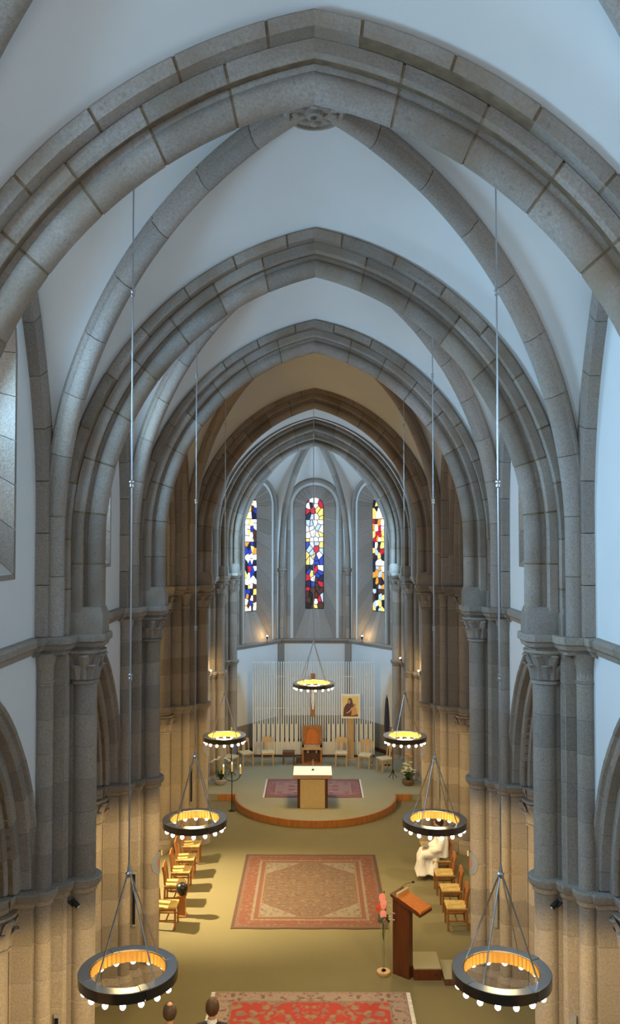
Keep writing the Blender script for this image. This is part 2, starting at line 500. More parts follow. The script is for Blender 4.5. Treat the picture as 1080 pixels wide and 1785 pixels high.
NWIN = [0]
def clerestory(side, ymid, pane_mat, label):
    NWIN[0] += 1
    root = struct(empty('window_%d' % NWIN[0], (side * WX, ymid, 7.6)), label)
    fm = lambda u, z, d: V(side * (WX + d), ymid + u, z)
    raw = half_round(0.9, 10.15, 7.6, 10); A = subdivide(raw, 0.5)
    # the glass loop is the same loop drawn in, with a sloping sill
    B = [(u * 0.80, (8.05 if z < 7.7 else (10.15 + (z - 10.15) * 0.80 if z > 10.15 else 8.05 + (z - 7.6) * (2.1 / 2.55)))) for u, z in A]
    window_surround('jamb_stone', root, fm, A, B, 0.42, 'stone_pier', 1)
    hw = 0.72
    for r in range(6):
        z0 = 8.05 + r * 0.45; z1 = z0 + 0.43
        for c in range(3):
            u0 = -hw + c * 0.48 + 0.01; u1 = u0 + 0.46
            if z1 > 10.35:
                hh = math.sqrt(max(0.0, hw * hw - max(0, z1 - 10.15) ** 2)); u0, u1 = max(u0, -hh), min(u1, hh)
            if u1 - u0 < 0.05: continue
            mb = MB(); mb.add([fm(u0, z0, 0.42), fm(u1, z0, 0.42), fm(u1, z1, 0.42), fm(u0, z1, 0.42),
                               fm(u0, z0, 0.44), fm(u1, z0, 0.44), fm(u1, z1, 0.44), fm(u0, z1, 0.44)],
                              [(0, 1, 2, 3), (7, 6, 5, 4), (0, 4, 5, 1), (1, 5, 6, 2), (2, 6, 7, 3), (3, 7, 4, 0)])
            mb.build('pane', pane_mat, root, 0)
    mb = MB(); fill_panel(mb, half_round(0.76, 10.15, 8.0, 10), [], lambda u, z, d: fm(u, z, 0.45 + d), 0.03)
    mb.build('lead_frame', 'lead', root, 0)
    return A

WNAME = {-1: 'wall_left', 1: 'wall_right'}
BAYNAME = ['behind the viewer', 'first', 'second', 'third']
ARC = {}
def arcade(side, ymid):
    return Arch((side * (WX + WT / 2), ymid, 0), (0, 1, 0), (side, 0, 0), 1.50, 2.36, Z_LOW + 0.02)
for side in (-1, 1):
    sname = 'left' if side < 0 else 'right'
    for k, (y0, y1) in enumerate([(-2.7, 1.9), (1.9, 6.5), (6.5, 11.1), (11.1, 15.65)]):
        ym = (y0 + y1) / 2
        ar = arcade(side, ym); ARC[(side, k)] = ar
        arc = arc_pts(ar, 0.40)
        outline = [(y0 - ym, 3.6)] + [(-1.9, 3.6)] + list(reversed(arc)) + [(1.9, 3.6), (y1 - ym, 3.6), (y1 - ym, 12.6), (y0 - ym, 12.6)]
        off = -0.35 if (side > 0 and k == 2) else 0.0
        hole = [(u + off, z) for u, z in half_round(0.95, 10.15, 7.56, 10)]
        mb = fill_panel(MB(), outline, [hole], lambda u, z, d, s=side, m=ym: V(s * (WX + d), m + u, z), WT)
        struct(mb.build(WNAME[side], 'plaster', None, 0), 'white limewashed %s wall of nave bay, %s' % (sname, BAYNAME[k]))
        clerestory(side, ym + off, 'pane_left' if side < 0 else 'pane_right', 'clerestory window of the %s nave wall, %s bay' % (sname, BAYNAME[k]))
    # crossing bay: a tall opening to the transept
    y0, y1 = YA[3], YA[4]; ym = (y0 + y1) / 2
    tr = Arch((side * (WX + WT / 2), ym, 0), (0, 1, 0), (side, 0, 0), 2.64, 3.40, 8.0, 1.2); ARC[(side, 'tr')] = tr
    arc = arc_pts(tr, 0.40)
    outline = [(y0 - ym, 6.8), (-3.045, 6.8)] + list(reversed(arc)) + [(3.045, 6.8), (y1 - ym, 6.8), (y1 - ym, 12.9), (y0 - ym, 12.9)]
    struct(fill_panel(MB(), outline, [], lambda u, z, d, s=side, m=ym: V(s * (WX + d), m + u, z), WT).build(WNAME[side], 'plaster', None, 0),
           'plaster above the tall %s transept opening' % sname)
    for (y0, y1), nm in (((22.7, 28.1), 'chancel'), ((28.1, 30.75), 'choir')):
        ym = (y0 + y1) / 2
        holes = [half_round(0.6, 9.6, 4.6, 10)] if nm == 'choir' else []
        struct(fill_panel(MB(), [(y0 - ym, 0), (y1 - ym, 0), (y1 - ym, 12.6), (y0 - ym, 12.6)], holes,
               lambda u, z, d, s=side, m=ym: V(s * (WX + d), m + u, z), WT).build(WNAME[side], 'plaster', None, 0), 'white %s wall of the %s' % (sname, nm))
        if holes:  # added window, hidden from view, put in to light the apse arch
            NWIN[0] += 1
            w = struct(fill_panel(MB(), half_round(0.6, 9.6, 4.6, 10), [], lambda u, z, d, s=side, m=ym: V(s * (WX + 0.4 + d), m + u, z), 0.03).build('window_%d' % NWIN[0], 'pane_added_choir', None, 0),
                   'added unseen side window lighting the choir, %s wall' % sname)
    # aisle and transept shells
    ax = side * 7.2; bx = side * (WX + WT)
    struct(MB().box((min(ax, ax + side * .3), -3.4, 0), (max(ax, ax + side * .3), 15.65, 7.2)).build(WNAME[side], 'plaster', None, 0), 'outer wall of the %s aisle' % sname)
    struct(MB().box((min(ax, bx), -3.4, 6.9), (max(ax, bx), 15.65, 7.2)).build('ceiling', 'plaster', None, 0), 'flat ceiling of the %s aisle' % sname)
    tx = side * 10.4
    struct(MB().box((min(tx, tx + side * .3), 15, 0), (max(tx, tx + side * .3), 23, 12.9)).build(WNAME[side], 'plaster', None, 0), 'end wall of the %s transept' % sname)
    struct(MB().box((min(tx, bx), 22.9, 0), (max(tx, bx), 23.2, 12.9)).build(WNAME[side], 'plaster', None, 0), 'east wall of the %s transept' % sname)
    struct(MB().box((min(tx, ax), 15.3, 0), (max(tx, ax), 15.6, 12.9)).build(WNAME[side], 'plaster', None, 0), 'west wall of the %s transept' % sname)
    struct(MB().box((min(ax, bx), 15.3, 6.9), (max(ax, bx), 15.6, 12.9)).build(WNAME[side], 'plaster', None, 0), 'upper west wall of the %s transept' % sname)
    struct(MB().box((min(tx, bx), 15.3, 12.6), (max(tx, bx), 23.2, 12.9)).build('ceiling', 'vault', None, 0), 'ceiling of the %s transept' % sname)
# west wall behind the viewer, with an added window for fill light
struct(fill_panel(MB(), [(-7.2, 0), (7.2, 0), (7.2, 13), (-7.2, 13)], [half_round(1.7, 9.0, 6.0, 12)], lambda u, z, d: V(u, -2.9 - d, z), 0.4).build('wall_back', 'plaster', None, 0), 'west wall behind the gallery')
NWIN[0] += 1
struct(fill_panel(MB(), half_round(1.7, 9.0, 6.0, 12), [], lambda u, z, d: V(u, -3.1 - d, z), 0.03).build('window_%d' % NWIN[0], 'pane_added_west', None, 0), 'added unseen west window giving fill light')

# ------------------------------------------------------------------ arches, ribs, vaults
SP = 2.73; RISE = 3.46; ZS = 8.0
INNER = [(0.38, -0.22), (0.275, -0.22), (0.245, -0.19), (0.245, -0.135), (0.275, -0.105), (0.26, -0.085)] + roll(0.12, 0.12, -138, 138, 14) + [(0.26, 0.085), (0.275, 0.105), (0.245, 0.135), (0.245, 0.19), (0.275, 0.22), (0.38, 0.22)]
OUTER = [(0.385, -0.37), (0.385, 0.37), (0.50, 0.37), (0.545, 0.31), (0.545, -0.31), (0.50, -0.37)]
RIB = [(0.30, -0.075), (0.205, -0.075), (0.205, -0.13), (0.15, -0.135)] + roll(0.11, 0.115, -100, 100, 8) + [(0.15, 0.135), (0.205, 0.13), (0.205, 0.075), (0.30, 0.075)]
WRIB = [(0.0, -0.02), (0.0, 0.16), (0.10, 0.2), (0.2, 0.2), (0.2, -0.02)]
DXP = [0, 0, 0, 0, 0, 0.12, -0.04]; RISES = [3.46, 3.39, 3.46, 3.46, 3.50, 3.60, 3.36]
def trans_arch(k): return Arch((0, YA[k], 0), (1, 0, 0), (0, 1, 0), SP + DXP[k], RISES[k], ZS, ZS - Z_ABA - 0.26)
ARCHLAB = ['stone arch crossing above the viewer', 'nearest big pointed stone arch framing the top of the view', 'second pointed nave arch of weathered grey stone',
           'third pointed arch, grey stone, before the amber lit crossing', 'brown lit pointed arch at the entrance of the chancel',
           'brown lit inner chancel arch, smaller in view, before the apse arch', 'pale grey apse arch framing the stained glass windows']
for k in range(7):
    a = trans_arch(k)
    root = fabric('transverse_arch_moulding', (0, YA[k], Z_ABA), ARCHLAB[k], 'arch')
    m = 'stone'
    voussoirs(a, INNER, 9, m, root, shift=0.0)
    voussoirs(a, OUTER, 9, m, root, shift=0.5)
    mb = MB()
    for s_ in (-1, 1):
        a.piece(mb, s_, 0, a.L, shrink(INNER, 0.965)); a.piece(mb, s_, 0, a.L, shrink(OUTER, 0.975))
    mb.build('mortar_core', 'mortar', root)
    # impost blocks where the mouldings die
    for s_ in (-1, 1):
        x = s_ * (a.s - 0.01); q = [(x, -0.17), (x, 0.17), (x + s_ * .1, 0.23), (x + s_ * .38, 0.23), (x + s_ * .38, 0.42), (x + s_ * .6, 0.42), (x + s_ * .6, -0.42), (x + s_ * .38, -0.42), (x + s_ * .38, -0.23), (x + s_ * .1, -0.23)]
        prism(MB(), [(u, YA[k] + v) for u, v in q], [(Z_ABA, 0), (Z_ABA + 0.24, 0), (Z_ABA + 0.34, -0.035)]).build('impost_block', m, root)

def bay(k0, y0, y1, label, has_ribs=True, wall_ribs=True):
    ym = (y0 + y1) / 2; hb = (y1 - y0) / 2
    zb = 12.50
    diags = {}
    for sx in (-1, 1):
        for sy in (-1, 1):
            foot = V(sx * 3.15, sy * (hb - 0.52), 0); D = foot.length; u = foot / D
            w = V(-u.y, u.x, 0)
            diags[(sx, sy)] = Arch((0, ym, 0), u, w, D, zb - ZS, ZS, ZS - Z_ABA)
    if has_ribs:
        root = fabric('vault_rib_moulding', (0, ym, Z_ABA), 'crossed stone ribs ' + label, 'vault ribs')
        for key, a in diags.items():
            voussoirs(a, RIB, 10, 'stone_rib', root, 'rib_stone', 0.010, sides=(1,))
            a.piece(MB(), 1, 0, a.L, shrink(RIB, 0.9)).build('mortar_core', 'mortar', root)
        boss = MB().lathe([(0.02, 0.30), (0.33, 0.28), (0.345, 0.20), (0.335, 0.06), (0.30, 0.0), (0.27, 0.0), (0.265, 0.03), (0.10, 0.035), (0.085, 0.0), (0.045, -0.01), (0.035, 0.05), (0.01, 0.06)], (0.0, ym, zb - 0.06), 28).build('boss', 'stone_rib', root)
        for i in range(8):
            a = 2 * pi * i / 8
            mb = MB(); cx, cy = 0.19 * math.cos(a), 0.19 * math.sin(a)
            mb.ball((cx, ym + cy, zb - 0.035), 0.052, 8, 4, (1, 1, 0.6))
            mb.build('petal', 'stone_rib', boss)
    walls = {}
    for sx in (-1, 1):
        a = Arch((sx * (WX + 0.02), ym, 0), (0, 1, 0), (-sx, 0, 0), hb - 0.62, 3.85 if hb < 3 else 3.9, 8.25, 8.25 - Z_ABA); walls[sx] = a
        if wall_ribs:
            wr = fabric('wall_rib_moulding', (sx * WX, ym, Z_ABA), ('%s wall rib ' % ('left' if sx < 0 else 'right')) + label, 'vault rib')
            voussoirs(a, WRIB, 9, 'stone_rib', wr, 'rib_stone', 0.010)
    # webs
    mb = MB(); N = 18; Mx = 8
    for sx in (-1, 1):
        for sy in (-1, 1):
            T = Arch((0, ym + sy * hb, 0), (1, 0, 0), (0, 1, 0), SP, RISE, ZS); Dg = diags[(sx, sy)]; W = walls[sx]
            for kind in (0, 1):
                grid = []
                for i in range(N + 1):
                    t = i / N
                    d = Dg.point(1, Dg.st + Dg.La * t, 0.25, 0)
                    if kind == 0: e = T.point(sx, T.La * t, 0.49, -sy * 0.25)
                    else:
                        L0 = W.st - 0.3
                        e = W.point(sy, L0 + (W.L - L0) * t, 0.12, 0.1)
                    row = []
                    for j in range(Mx + 1):
                        q = j / Mx; p = d.lerp(e, q)
                        p = p + V(0, 0, 0.10 * math.sin(pi * q) * math.sin(pi * min(t, 0.5)))
                        row.append(p)
                    grid.append(row)
                mb.rings(grid, caps=False, closed=False)
    o = mb.weld().build('ceiling', 'vault', None, 180)
    struct(o, 'white plastered rib vault ' + label)

bay(-1, -2.7, 1.9, 'behind the viewer', has_ribs=False, wall_ribs=False)
bay(0, 1.9, 6.5, 'of the bay above the viewer')
bay(1, 6.5, 11.1, 'of the bay past the nearest arch, with carved round boss')
bay(2, 11.1, 15.65, 'of the bay between second and third arch')
bay(3, 15.65, 22.7, 'of the amber lit crossing')
bay(4, 22.7, 28.1, 'of the chancel over the altar')
bay(5, 28.1, 30.6, 'of the short choir before the apse')

# ------------------------------------------------------------------ piers
def arc2(cx, cv, r, a0, a1, n):
    """plan arc; 0 deg points to the nave axis (-X), 90 deg to +v"""
    return [(cx - r * math.cos(math.radians(a0 + (a1 - a0) * i / n)), cv + r * math.sin(math.radians(a0 + (a1 - a0) * i / n))) for i in range(n + 1)]
def half_plan(resp):
    p = arc2(2.985, 0, 0.155, 0, 140, 10) + [(3.19, 0.095), (3.19, 0.205), (3.125, 0.205), (3.125, 0.245), (3.165, 0.265), (3.165, 0.305), (3.365, 0.305), (3.365, 0.33)]
    p += arc2(3.375, 0.43, 0.11, -95, 135, 10)
    if resp: p += [(3.50, 0.51), (3.50, 0.555), (3.455, 0.56), (3.455, 0.60), (3.70, 0.60), (3.70, 0.66)] + arc2(3.9, 0.68, 0.19, -10, 190, 10) + [(4.10, 0.66), (4.10, 0.60), (4.33, 0.60)]
    else: p += [(3.50, 0.51), (3.50, 0.52), (4.33, 0.52)]
    return p
def plan(near, far):
    f = half_plan(far); n = half_plan(near)
    return [(x, -v) for x, v in reversed(n)][:-1] + f
def abacus_plan():
    h = [(2.68, 0.20), (2.78, 0.30), (3.0, 0.30), (3.0, 0.47), (3.07, 0.60), (3.30, 0.62), (3.30, 0.80), (3.5, 0.80), (4.3, 0.80)]
    return [(x, -v) for x, v in reversed(h)] + h
def place_loop(loop, side, y, dx=0.0): return [(side * (x + dx), y + v) for x, v in loop]

LEAFMESH = None
def capital(parent, cx, cy, z0, z1, r0, r1, mat='stone_pier', leaves=7):
    global LEAFMESH
    h = z1 - z0
    cap = MB().lathe([(r0, -0.03), (r0 + 0.035, -0.015), (r0 + 0.035, 0.02), (r0, 0.035), (r0 + 0.004, 0.1 * h + 0.03), (r0 + 0.03, 0.5 * h), (r1 * 0.82, 0.82 * h), (r1, 0.92 * h), (r1, h)], (cx, cy, z0), 16).build('capital', mat, parent)
    if LEAFMESH is None:
        mb = MB(); rows = []
        for t, rad, w in ((0, 0.0, 0.045), (0.35, 0.014, 0.056), (0.62, 0.034, 0.058), (0.84, 0.066, 0.056), (0.97, 0.092, 0.05), (0.90, 0.112, 0.04)):
            rows.append([V(rad - 0.008, -w, t), V(rad + 0.022, -w * 0.55, t), V(rad + 0.034, 0, t), V(rad + 0.022, w * 0.55, t), V(rad - 0.008, w, t), V(rad - 0.015, 0, t)])
        mb.rings(rows); LEAFMESH = mb.mesh('capital_leaf'); LEAFMESH.materials.append(M[mat])
    for i in range(leaves):
        a = 2 * pi * (i + 0.5) / leaves
        for lv, (k, zz) in enumerate(((1.0, 0.80), (0.9, 0.48))):
            aa = a + (pi / leaves if lv else 0)
            o = bpy.data.objects.new('carved_leaf', LEAFMESH); C.objects.link(o)
            o.location = (cx + (r0 + 0.012) * math.cos(aa), cy + (r0 + 0.012) * math.sin(aa), z0 + 0.04)
            o.rotation_euler = (0, 0, aa); o.scale = (k * 1.0, r0 / 0.15 * 1.15, zz * h)
            hang(o, cap)
    return cap

COURSE = {}
def pier(side, y, near_low, far_low, near_up, far_up, label, dx=0.0, low=True, group=None):
    root = fabric('stone_pillar', (side * (3.0 + dx), y, 0), label, 'pier')
    def zone(pl, key, z0, z1, n):
        h = (z1 - z0) / n
        kk = (side, key, round(h, 3))
        if kk not in COURSE:
            mb = prism(MB(), place_loop(pl, side, 0.0), [(0, -0.007), (0.008, 0), (h - 0.008, 0), (h, -0.007)])
            COURSE[kk] = mb.mesh('pier_course'); COURSE[kk].materials.append(M['stone_pier'])
        for i in range(n): put('stone_course', COURSE[kk], 'stone_pier', (side * dx, y, z0 + i * h), root)
    pl, pu = plan(near_low, far_low), plan(near_up, far_up)
    prism(MB(), place_loop(pl, side, y, dx), [(0, 0.07), (0.16, 0.07), (0.20, 0.05), (0.24, 0.055), (0.30, 0.02), (0.34, 0.0)]).build('plinth', 'stone_pier', root)
    zone(pl, (near_low, far_low), 0.34, 3.48, 7)
    ps = pl
    prism(MB(), place_loop(ps, side, y, dx), [(3.48, 0.0), (3.50, 0.025), (3.55, 0.03), (3.575, 0.06), (3.60, 0.075), (3.665, 0.08), (3.68, 0.07), (3.69, 0.0)]).build('string_course', 'stone_pier', root)
    zone(pu, (near_up, far_up), 3.68, 6.58, 7)
    prism(MB(), place_loop(abacus_plan(), side, y, dx), [(6.56, -0.10), (6.60, -0.09), (6.63, -0.045), (6.68, -0.03), (6.70, 0.0), (6.775, 0.0), (6.79, -0.01)]).build('abacus', 'stone_pier', root)
    # capitals
    capital(root, side * (3.0 + dx), y, 6.16, 6.58, 0.16, 0.29)
    for v, up, lo in ((-1, near_up, near_low), (1, far_up, far_low)):
        cx, cy = side * (3.375 + dx), y + v * 0.43
        MB().lathe([(0.107, 0.0), (0.125, 0.01), (0.125, 0.04), (0.107, 0.05), (0.115, 0.2), (0.15, 0.33), (0.17, 0.38)], (cx, cy, 6.20), 14).build('small_capital', 'stone_pier', root)
        if lo: capital(root, side * (3.9 + dx), y + v * 0.68, 3.05, 3.48, 0.195, 0.29)
        if up:
            capital(root, side * (3.9 + dx), y + v * 0.68, 6.14, 6.58, 0.195, 0.29)
            prism(MB(), [(side * (3.58 + dx), y + v * 0.45), (side * (3.58 + dx), y + v * 0.92), (side * (4.25 + dx), y + v * 0.92), (side * (4.25 + dx), y + v * 0.45)],
                  [(6.56, -0.06), (6.63, -0.03), (6.70, 0.0), (6.79, 0.0)]).build('abacus', 'stone_pier', root)
    return root
for side in (-1, 1):
    sn = 'left' if side < 0 else 'right'
    for k, lab in ((0, 'compound stone pier beside the gallery, %s'), (1, 'compound stone pier under the nearest arch, %s')):
        pier(side, YA[k], True, True, False, False, lab % sn)
    pier(side, YA[2], True, True, False, False, 'nearest tall stone pier of clustered shafts, %s of the nave' % sn)
    pier(side, YA[3], True, True, False, True, 'second stone pier of clustered shafts, %s, beside the chair row' % sn)
    pier(side, YA[4], True, False, True, False, 'amber lit chancel pier beyond the chair row, %s side' % sn)
    pier(side, YA[5], False, False, False, False, 'slender pier %s at the edge of the altar platform' % sn, dx=0.12)
    pier(side, YA[6], False, False, False, False, 'pale grey pier %s at the mouth of the apse' % sn, dx=-0.04)

# string courses along the nave walls
NT_ = 0
for side in (-1, 1):
    for (y0, y1) in [(-2.7, 1.9), (1.9, 6.5), (6.5, 11.1), (11.1, 15.65), (22.7, 28.1), (28.1, 30.6)]:
        NT_ += 1
        q = [(0.0, 6.58), (0.03, 6.59), (0.05, 6.65), (0.10, 6.69), (0.11, 6.76), (0.07, 6.79), (0.0, 6.80)]
        n = 4; g = (y1 - y0 - 1.4) / n; tr = struct(empty('trim_%d' % NT_, (side * WX, (y0 + y1) / 2, 6.58)), 'moulded stone string course on the %s wall' % ('left' if side < 0 else 'right'))
        for i in range(n):
            a = y0 + 0.7 + i * g + 0.004; b = a + g - 0.008
            MB().rings([[V(side * (WX - d), yy, z) for d, z in q] for yy in (a, b)]).build('string_stone', 'stone_pier', tr, 0)

# arcade arches and transept arches
AIN = [(0.22, -0.30), (0.10, -0.30), (0.08, -0.27), (0.08, -0.2), (0.03, -0.17), (0.03, -0.10)] + [(0.07 - 0.085 * math.cos(math.radians(a)), 0.085 * math.sin(math.radians(a))) for a in range(-90, 91, 30)] + [(0.03, 0.10), (0.03, 0.17), (0.08, 0.2), (0.08, 0.27), (0.10, 0.30), (0.22, 0.30)]
AOUT = [(0.225, -0.44)] + [(0.30 - 0.08 * math.cos(math.radians(a)) - 0.0, -0.43 + 0.08 * math.sin(math.radians(a)) * 0.8) for a in range(-90, -20, 20)] + [(0.225, -0.36), (0.225, 0.44), (0.42, 0.44), (0.42, -0.46), (0.36, -0.47)]
AOUT = [(0.225, -0.34), (0.225, 0.43), (0.42, 0.43), (0.42, -0.455), (0.385, -0.475), (0.35, -0.46), (0.33, -0.42), (0.29, -0.40), (0.26, -0.42), (0.235, -0.40)]
BAYPOS = {1: 'of the bay beside the viewer', 2: 'of the nearest bay', 3: 'of the bay between first and second pier'}
for side in (-1, 1):
    sn = 'left' if side < 0 else 'right'
    for k in (1, 2, 3):
        a = ARC[(side, k)]
        root = fabric('arcade_arch_moulding', (side * 3.9, a.o.y, Z_LOW), 'moulded pointed aisle arch in the %s wall, %s' % (sn, BAYPOS[k]), 'arch')
        voussoirs(a, AIN, 7, 'stone_pier', root, gap=0.008)
        voussoirs(a, AOUT, 7, 'stone_pier', root, shift=0.5, gap=0.008)
        mb = MB()
        for s_ in (-1, 1): a.piece(mb, s_, 0, a.L, shrink(AIN, 0.92)); a.piece(mb, s_, 0, a.L, shrink(AOUT, 0.93))
        mb.build('mortar_core', 'mortar', root)
    a = ARC[(side, 'tr')]
    root = fabric('transept_arch_moulding', (side * 3.9, a.o.y, Z_ABA), 'tall moulded arch opening to the %s transept' % sn, 'arch')
    voussoirs(a, AIN, 11, 'stone_pier', root, gap=0.008)
    voussoirs(a, AOUT, 11, 'stone_pier', root, shift=0.5, gap=0.008)

# ------------------------------------------------------------------ the apse
AP = [V(-2.9, 30.75, 0), V(-1.33, 33.0, 0), V(1.33, 33.0, 0), V(2.9, 30.75, 0)]
DAIS = 0.20
BOSS = V(0, 30.75, 0)
BAND_Z = 4.14
def clip_poly(poly, a, b, c):
    """keep a*x + b*y <= c"""
    out = []
    for i in range(len(poly)):
        p, q = poly[i - 1], poly[i]; dp = a * p[0] + b * p[1] - c; dq = a * q[0] + b * q[1] - c
        if (dp <= 0) != (dq <= 0):
            t = dp / (dp - dq); out.append((p[0] + (q[0] - p[0]) * t, p[1] + (q[1] - p[1]) * t))
        if dq <= 0: out.append(q)
    return out
def stained(parent, fm, hw, zb, zs, picks, seed, depth):
    rnd = random.Random(seed)
    lo = half_round(hw, zs, zb, 12)
    frame = fill_panel(MB(), half_round(hw + 0.03, zs, zb - 0.03, 12), [], lambda u, z, d: fm(u, z, depth + 0.02 + d), 0.02).build('lead_frame', 'lead', parent, 0)
    H = zs + hw - zb; bars = [zb + H * f for f in (0.19, 0.39, 0.60, 0.80)]
    edges = [zb - 0.05] + bars + [zs + hw + 0.05]
    for band in range(5):
        z0, z1 = edges[band], edges[band + 1]
        cell = clip_poly(clip_poly(lo, 0, -1, -(z0 + 0.006)), 0, 1, z1 - 0.006)
        pts = []
        for r in range(4):
            for c in range(4):
                pts.append(((c + 0.5 + rnd.uniform(-0.42, 0.42)) / 4 * 2 * hw - hw, z0 + (z1 - z0) * (r + 0.5 + rnd.uniform(-0.42, 0.42)) / 4))
        sx = 2.0
        for i, (px, pz) in enumerate(pts):
            poly = cell
            for j, (qx, qz) in enumerate(pts):
                if i == j or len(poly) < 3: continue
                a, b = (qx - px) * sx, (qz - pz)
                c = ((qx * qx - px * px) * sx + (qz * qz - pz * pz)) / 2
                L = math.hypot(a, b); poly = clip_poly(poly, a, b, c - 0.014 * L)
            if len(poly) < 3: continue
            key = rnd.choice(picks[band])
            mb = MB(); n = len(poly)
            mb.add([fm(u, z, depth) for u, z in poly] + [fm(u, z, depth + 0.018) for u, z in poly],
                   [tuple(range(n)), tuple(reversed(range(n, 2 * n)))] + [(k, (k + 1) % n, (k + 1) % n + n, k + n) for k in range(n)])
            mb.build('pane', 'glass_' + key, parent, 0)
    mb = MB()
    for z in bars: mb.add([fm(-hw, z - .012, depth - .02), fm(hw, z - .012, depth - .02), fm(hw, z + .012, depth - .02), fm(-hw, z + .012, depth - .02), fm(-hw, z - .012, depth), fm(hw, z - .012, depth), fm(hw, z + .012, depth), fm(-hw, z + .012, depth)],
                           [(0, 1, 2, 3), (7, 6, 5, 4), (0, 4, 5, 1), (1, 5, 6, 2), (2, 6, 7, 3), (3, 7, 4, 0)])
    mb.build('saddle_bars', 'lead', parent, 0)
PICKS = {0: ['wybcand', 'wybwrnk', 'wybdbaw', 'wbwycnk', 'wdcybdn'],
         1: ['rkynnwp', 'wybdnrw', 'bwyrwpb', 'wwwwpwy', 'wwprydw'],
         2: ['wrydnpk', 'rpnwdak', 'rypdwkn', 'arwyrpn', 'ywandwk']}
apse_feet = {}
for i in range(3):
    p, q = AP[i], AP[i + 1]; mid = (p + q) / 2; u = (q - p).normalized(); L = (q - p).length
    out = V(u.y, -u.x, 0); out = -out if out.dot(mid - BOSS) < 0 else out
    fm = lambda a, z, d, mid=mid, u=u, out=out: mid + u * a + out * d + V(0, 0, z)
    name = ('wall_apse_left', 'wall_apse_centre', 'wall_apse_right')[i]
    outline = [(-L / 2 - 0.15, 0), (L / 2 + 0.15, 0), (L / 2 + 0.15, 10.9), (-L / 2 - 0.15, 10.9)]
    struct(fill_panel(MB(), outline, [half_round(0.80, 9.28, BAND_Z, 14)], fm, 0.7).build(name, 'plaster', None, 0), ('left angled', 'flat middle', 'right angled')[i] + ' white wall of the apse')
    NWIN[0] += 1
    w = struct(empty('window_%d' % NWIN[0], mid + V(0, 0, BAND_Z)), ('left apse window with white, blue and amber stained glass', 'middle apse window with white figure above blue and red glass', 'right apse window with red, amber and pale blue glass')[i])
    A = subdivide(half_round(0.78, 9.28, BAND_Z + 0.02, 14), 0.6)
    B = [(a * 0.33 / 0.78, (5.30 if z < BAND_Z + 0.05 else (9.28 + (z - 9.28) * 0.42 if z > 9.28 else 5.30 + (z - BAND_Z) * (9.28 - 5.30) / (9.28 - BAND_Z)))) for a, z in A]
    window_surround('jamb_stone', w, fm, A, B, 0.40, 'stone_rib', 1, 0.05)
    stained(w, fm, 0.33, 5.31, 9.30, PICKS[i], 11 + i, 0.35)
    # round moulding framing the window bay
    WA = Arch(mid, u, out, 1.02, 1.02, 9.28, 9.28 - BAND_Z - 0.06)
    fr = fabric('window_moulding', mid + V(0, 0, BAND_Z), ('left', 'middle', 'right')[i] + ' round-headed stone moulding framing an apse window', 'moulding')
    PR = [(-0.07, 0.03), (-0.085, -0.03), (-0.05, -0.09), (0.0, -0.11), (0.05, -0.09), (0.085, -0.03), (0.07, 0.03)]
    voussoirs(WA, PR, 8, 'stone_rib', fr, 'moulding_stone', 0.006)
    # sill band and dado
    NT_ += 1
    b = struct(empty('trim_%d' % NT_, mid + V(0, 0, BAND_Z - 0.15)), 'stone sill band below the %s apse window' % ('left', 'middle', 'right')[i])
    nb = 4
    for j in range(nb):
        a0 = -L / 2 + L * j / nb + 0.003; a1 = -L / 2 + L * (j + 1) / nb - 0.003
        qv = [(0.0, 3.98), (-0.03, 3.99), (-0.06, 4.06), (-0.10, 4.09), (-0.10, 4.16), (0.0, 4.18)]
        MB().rings([[fm(a, z, d) for d, z in qv] for a in (a0, a1)]).build('band_stone', 'stone_rib', b, 0)
    NT_ += 1
    d_ = struct(empty('trim_%d' % NT_, mid + V(0, 0, DAIS)), 'grey stone dado at the foot of the %s apse wall' % ('left', 'middle', 'right')[i])
    for j in range(6):
        a0 = -L / 2 + L * j / 6 + 0.004; a1 = -L / 2 + L * (j + 1) / 6 - 0.004
        MB().rings([[fm(a, z, d) for d, z in [(0, DAIS), (-0.04, DAIS), (-0.04, 1.2), (0, 1.22)]] for a in (a0, a1)]).build('dado_slab', 'dado', d_, 0)
    struct(MB().rings([[fm(a, z, d) for d, z in [(-0.03, DAIS), (-0.06, DAIS), (-0.06, DAIS + 0.14), (-0.03, DAIS + 0.14)]] for a in (-L / 2 + .02, L / 2 - .02)]).build('baseboard_apse_%s' % ('left', 'centre', 'right')[i], 'dark_wood', None, 0), 'brown baseboard of the %s apse wall' % ('left', 'middle', 'right')[i])
    apse_feet[i] = (WA, mid, u, out)
ribs = {}
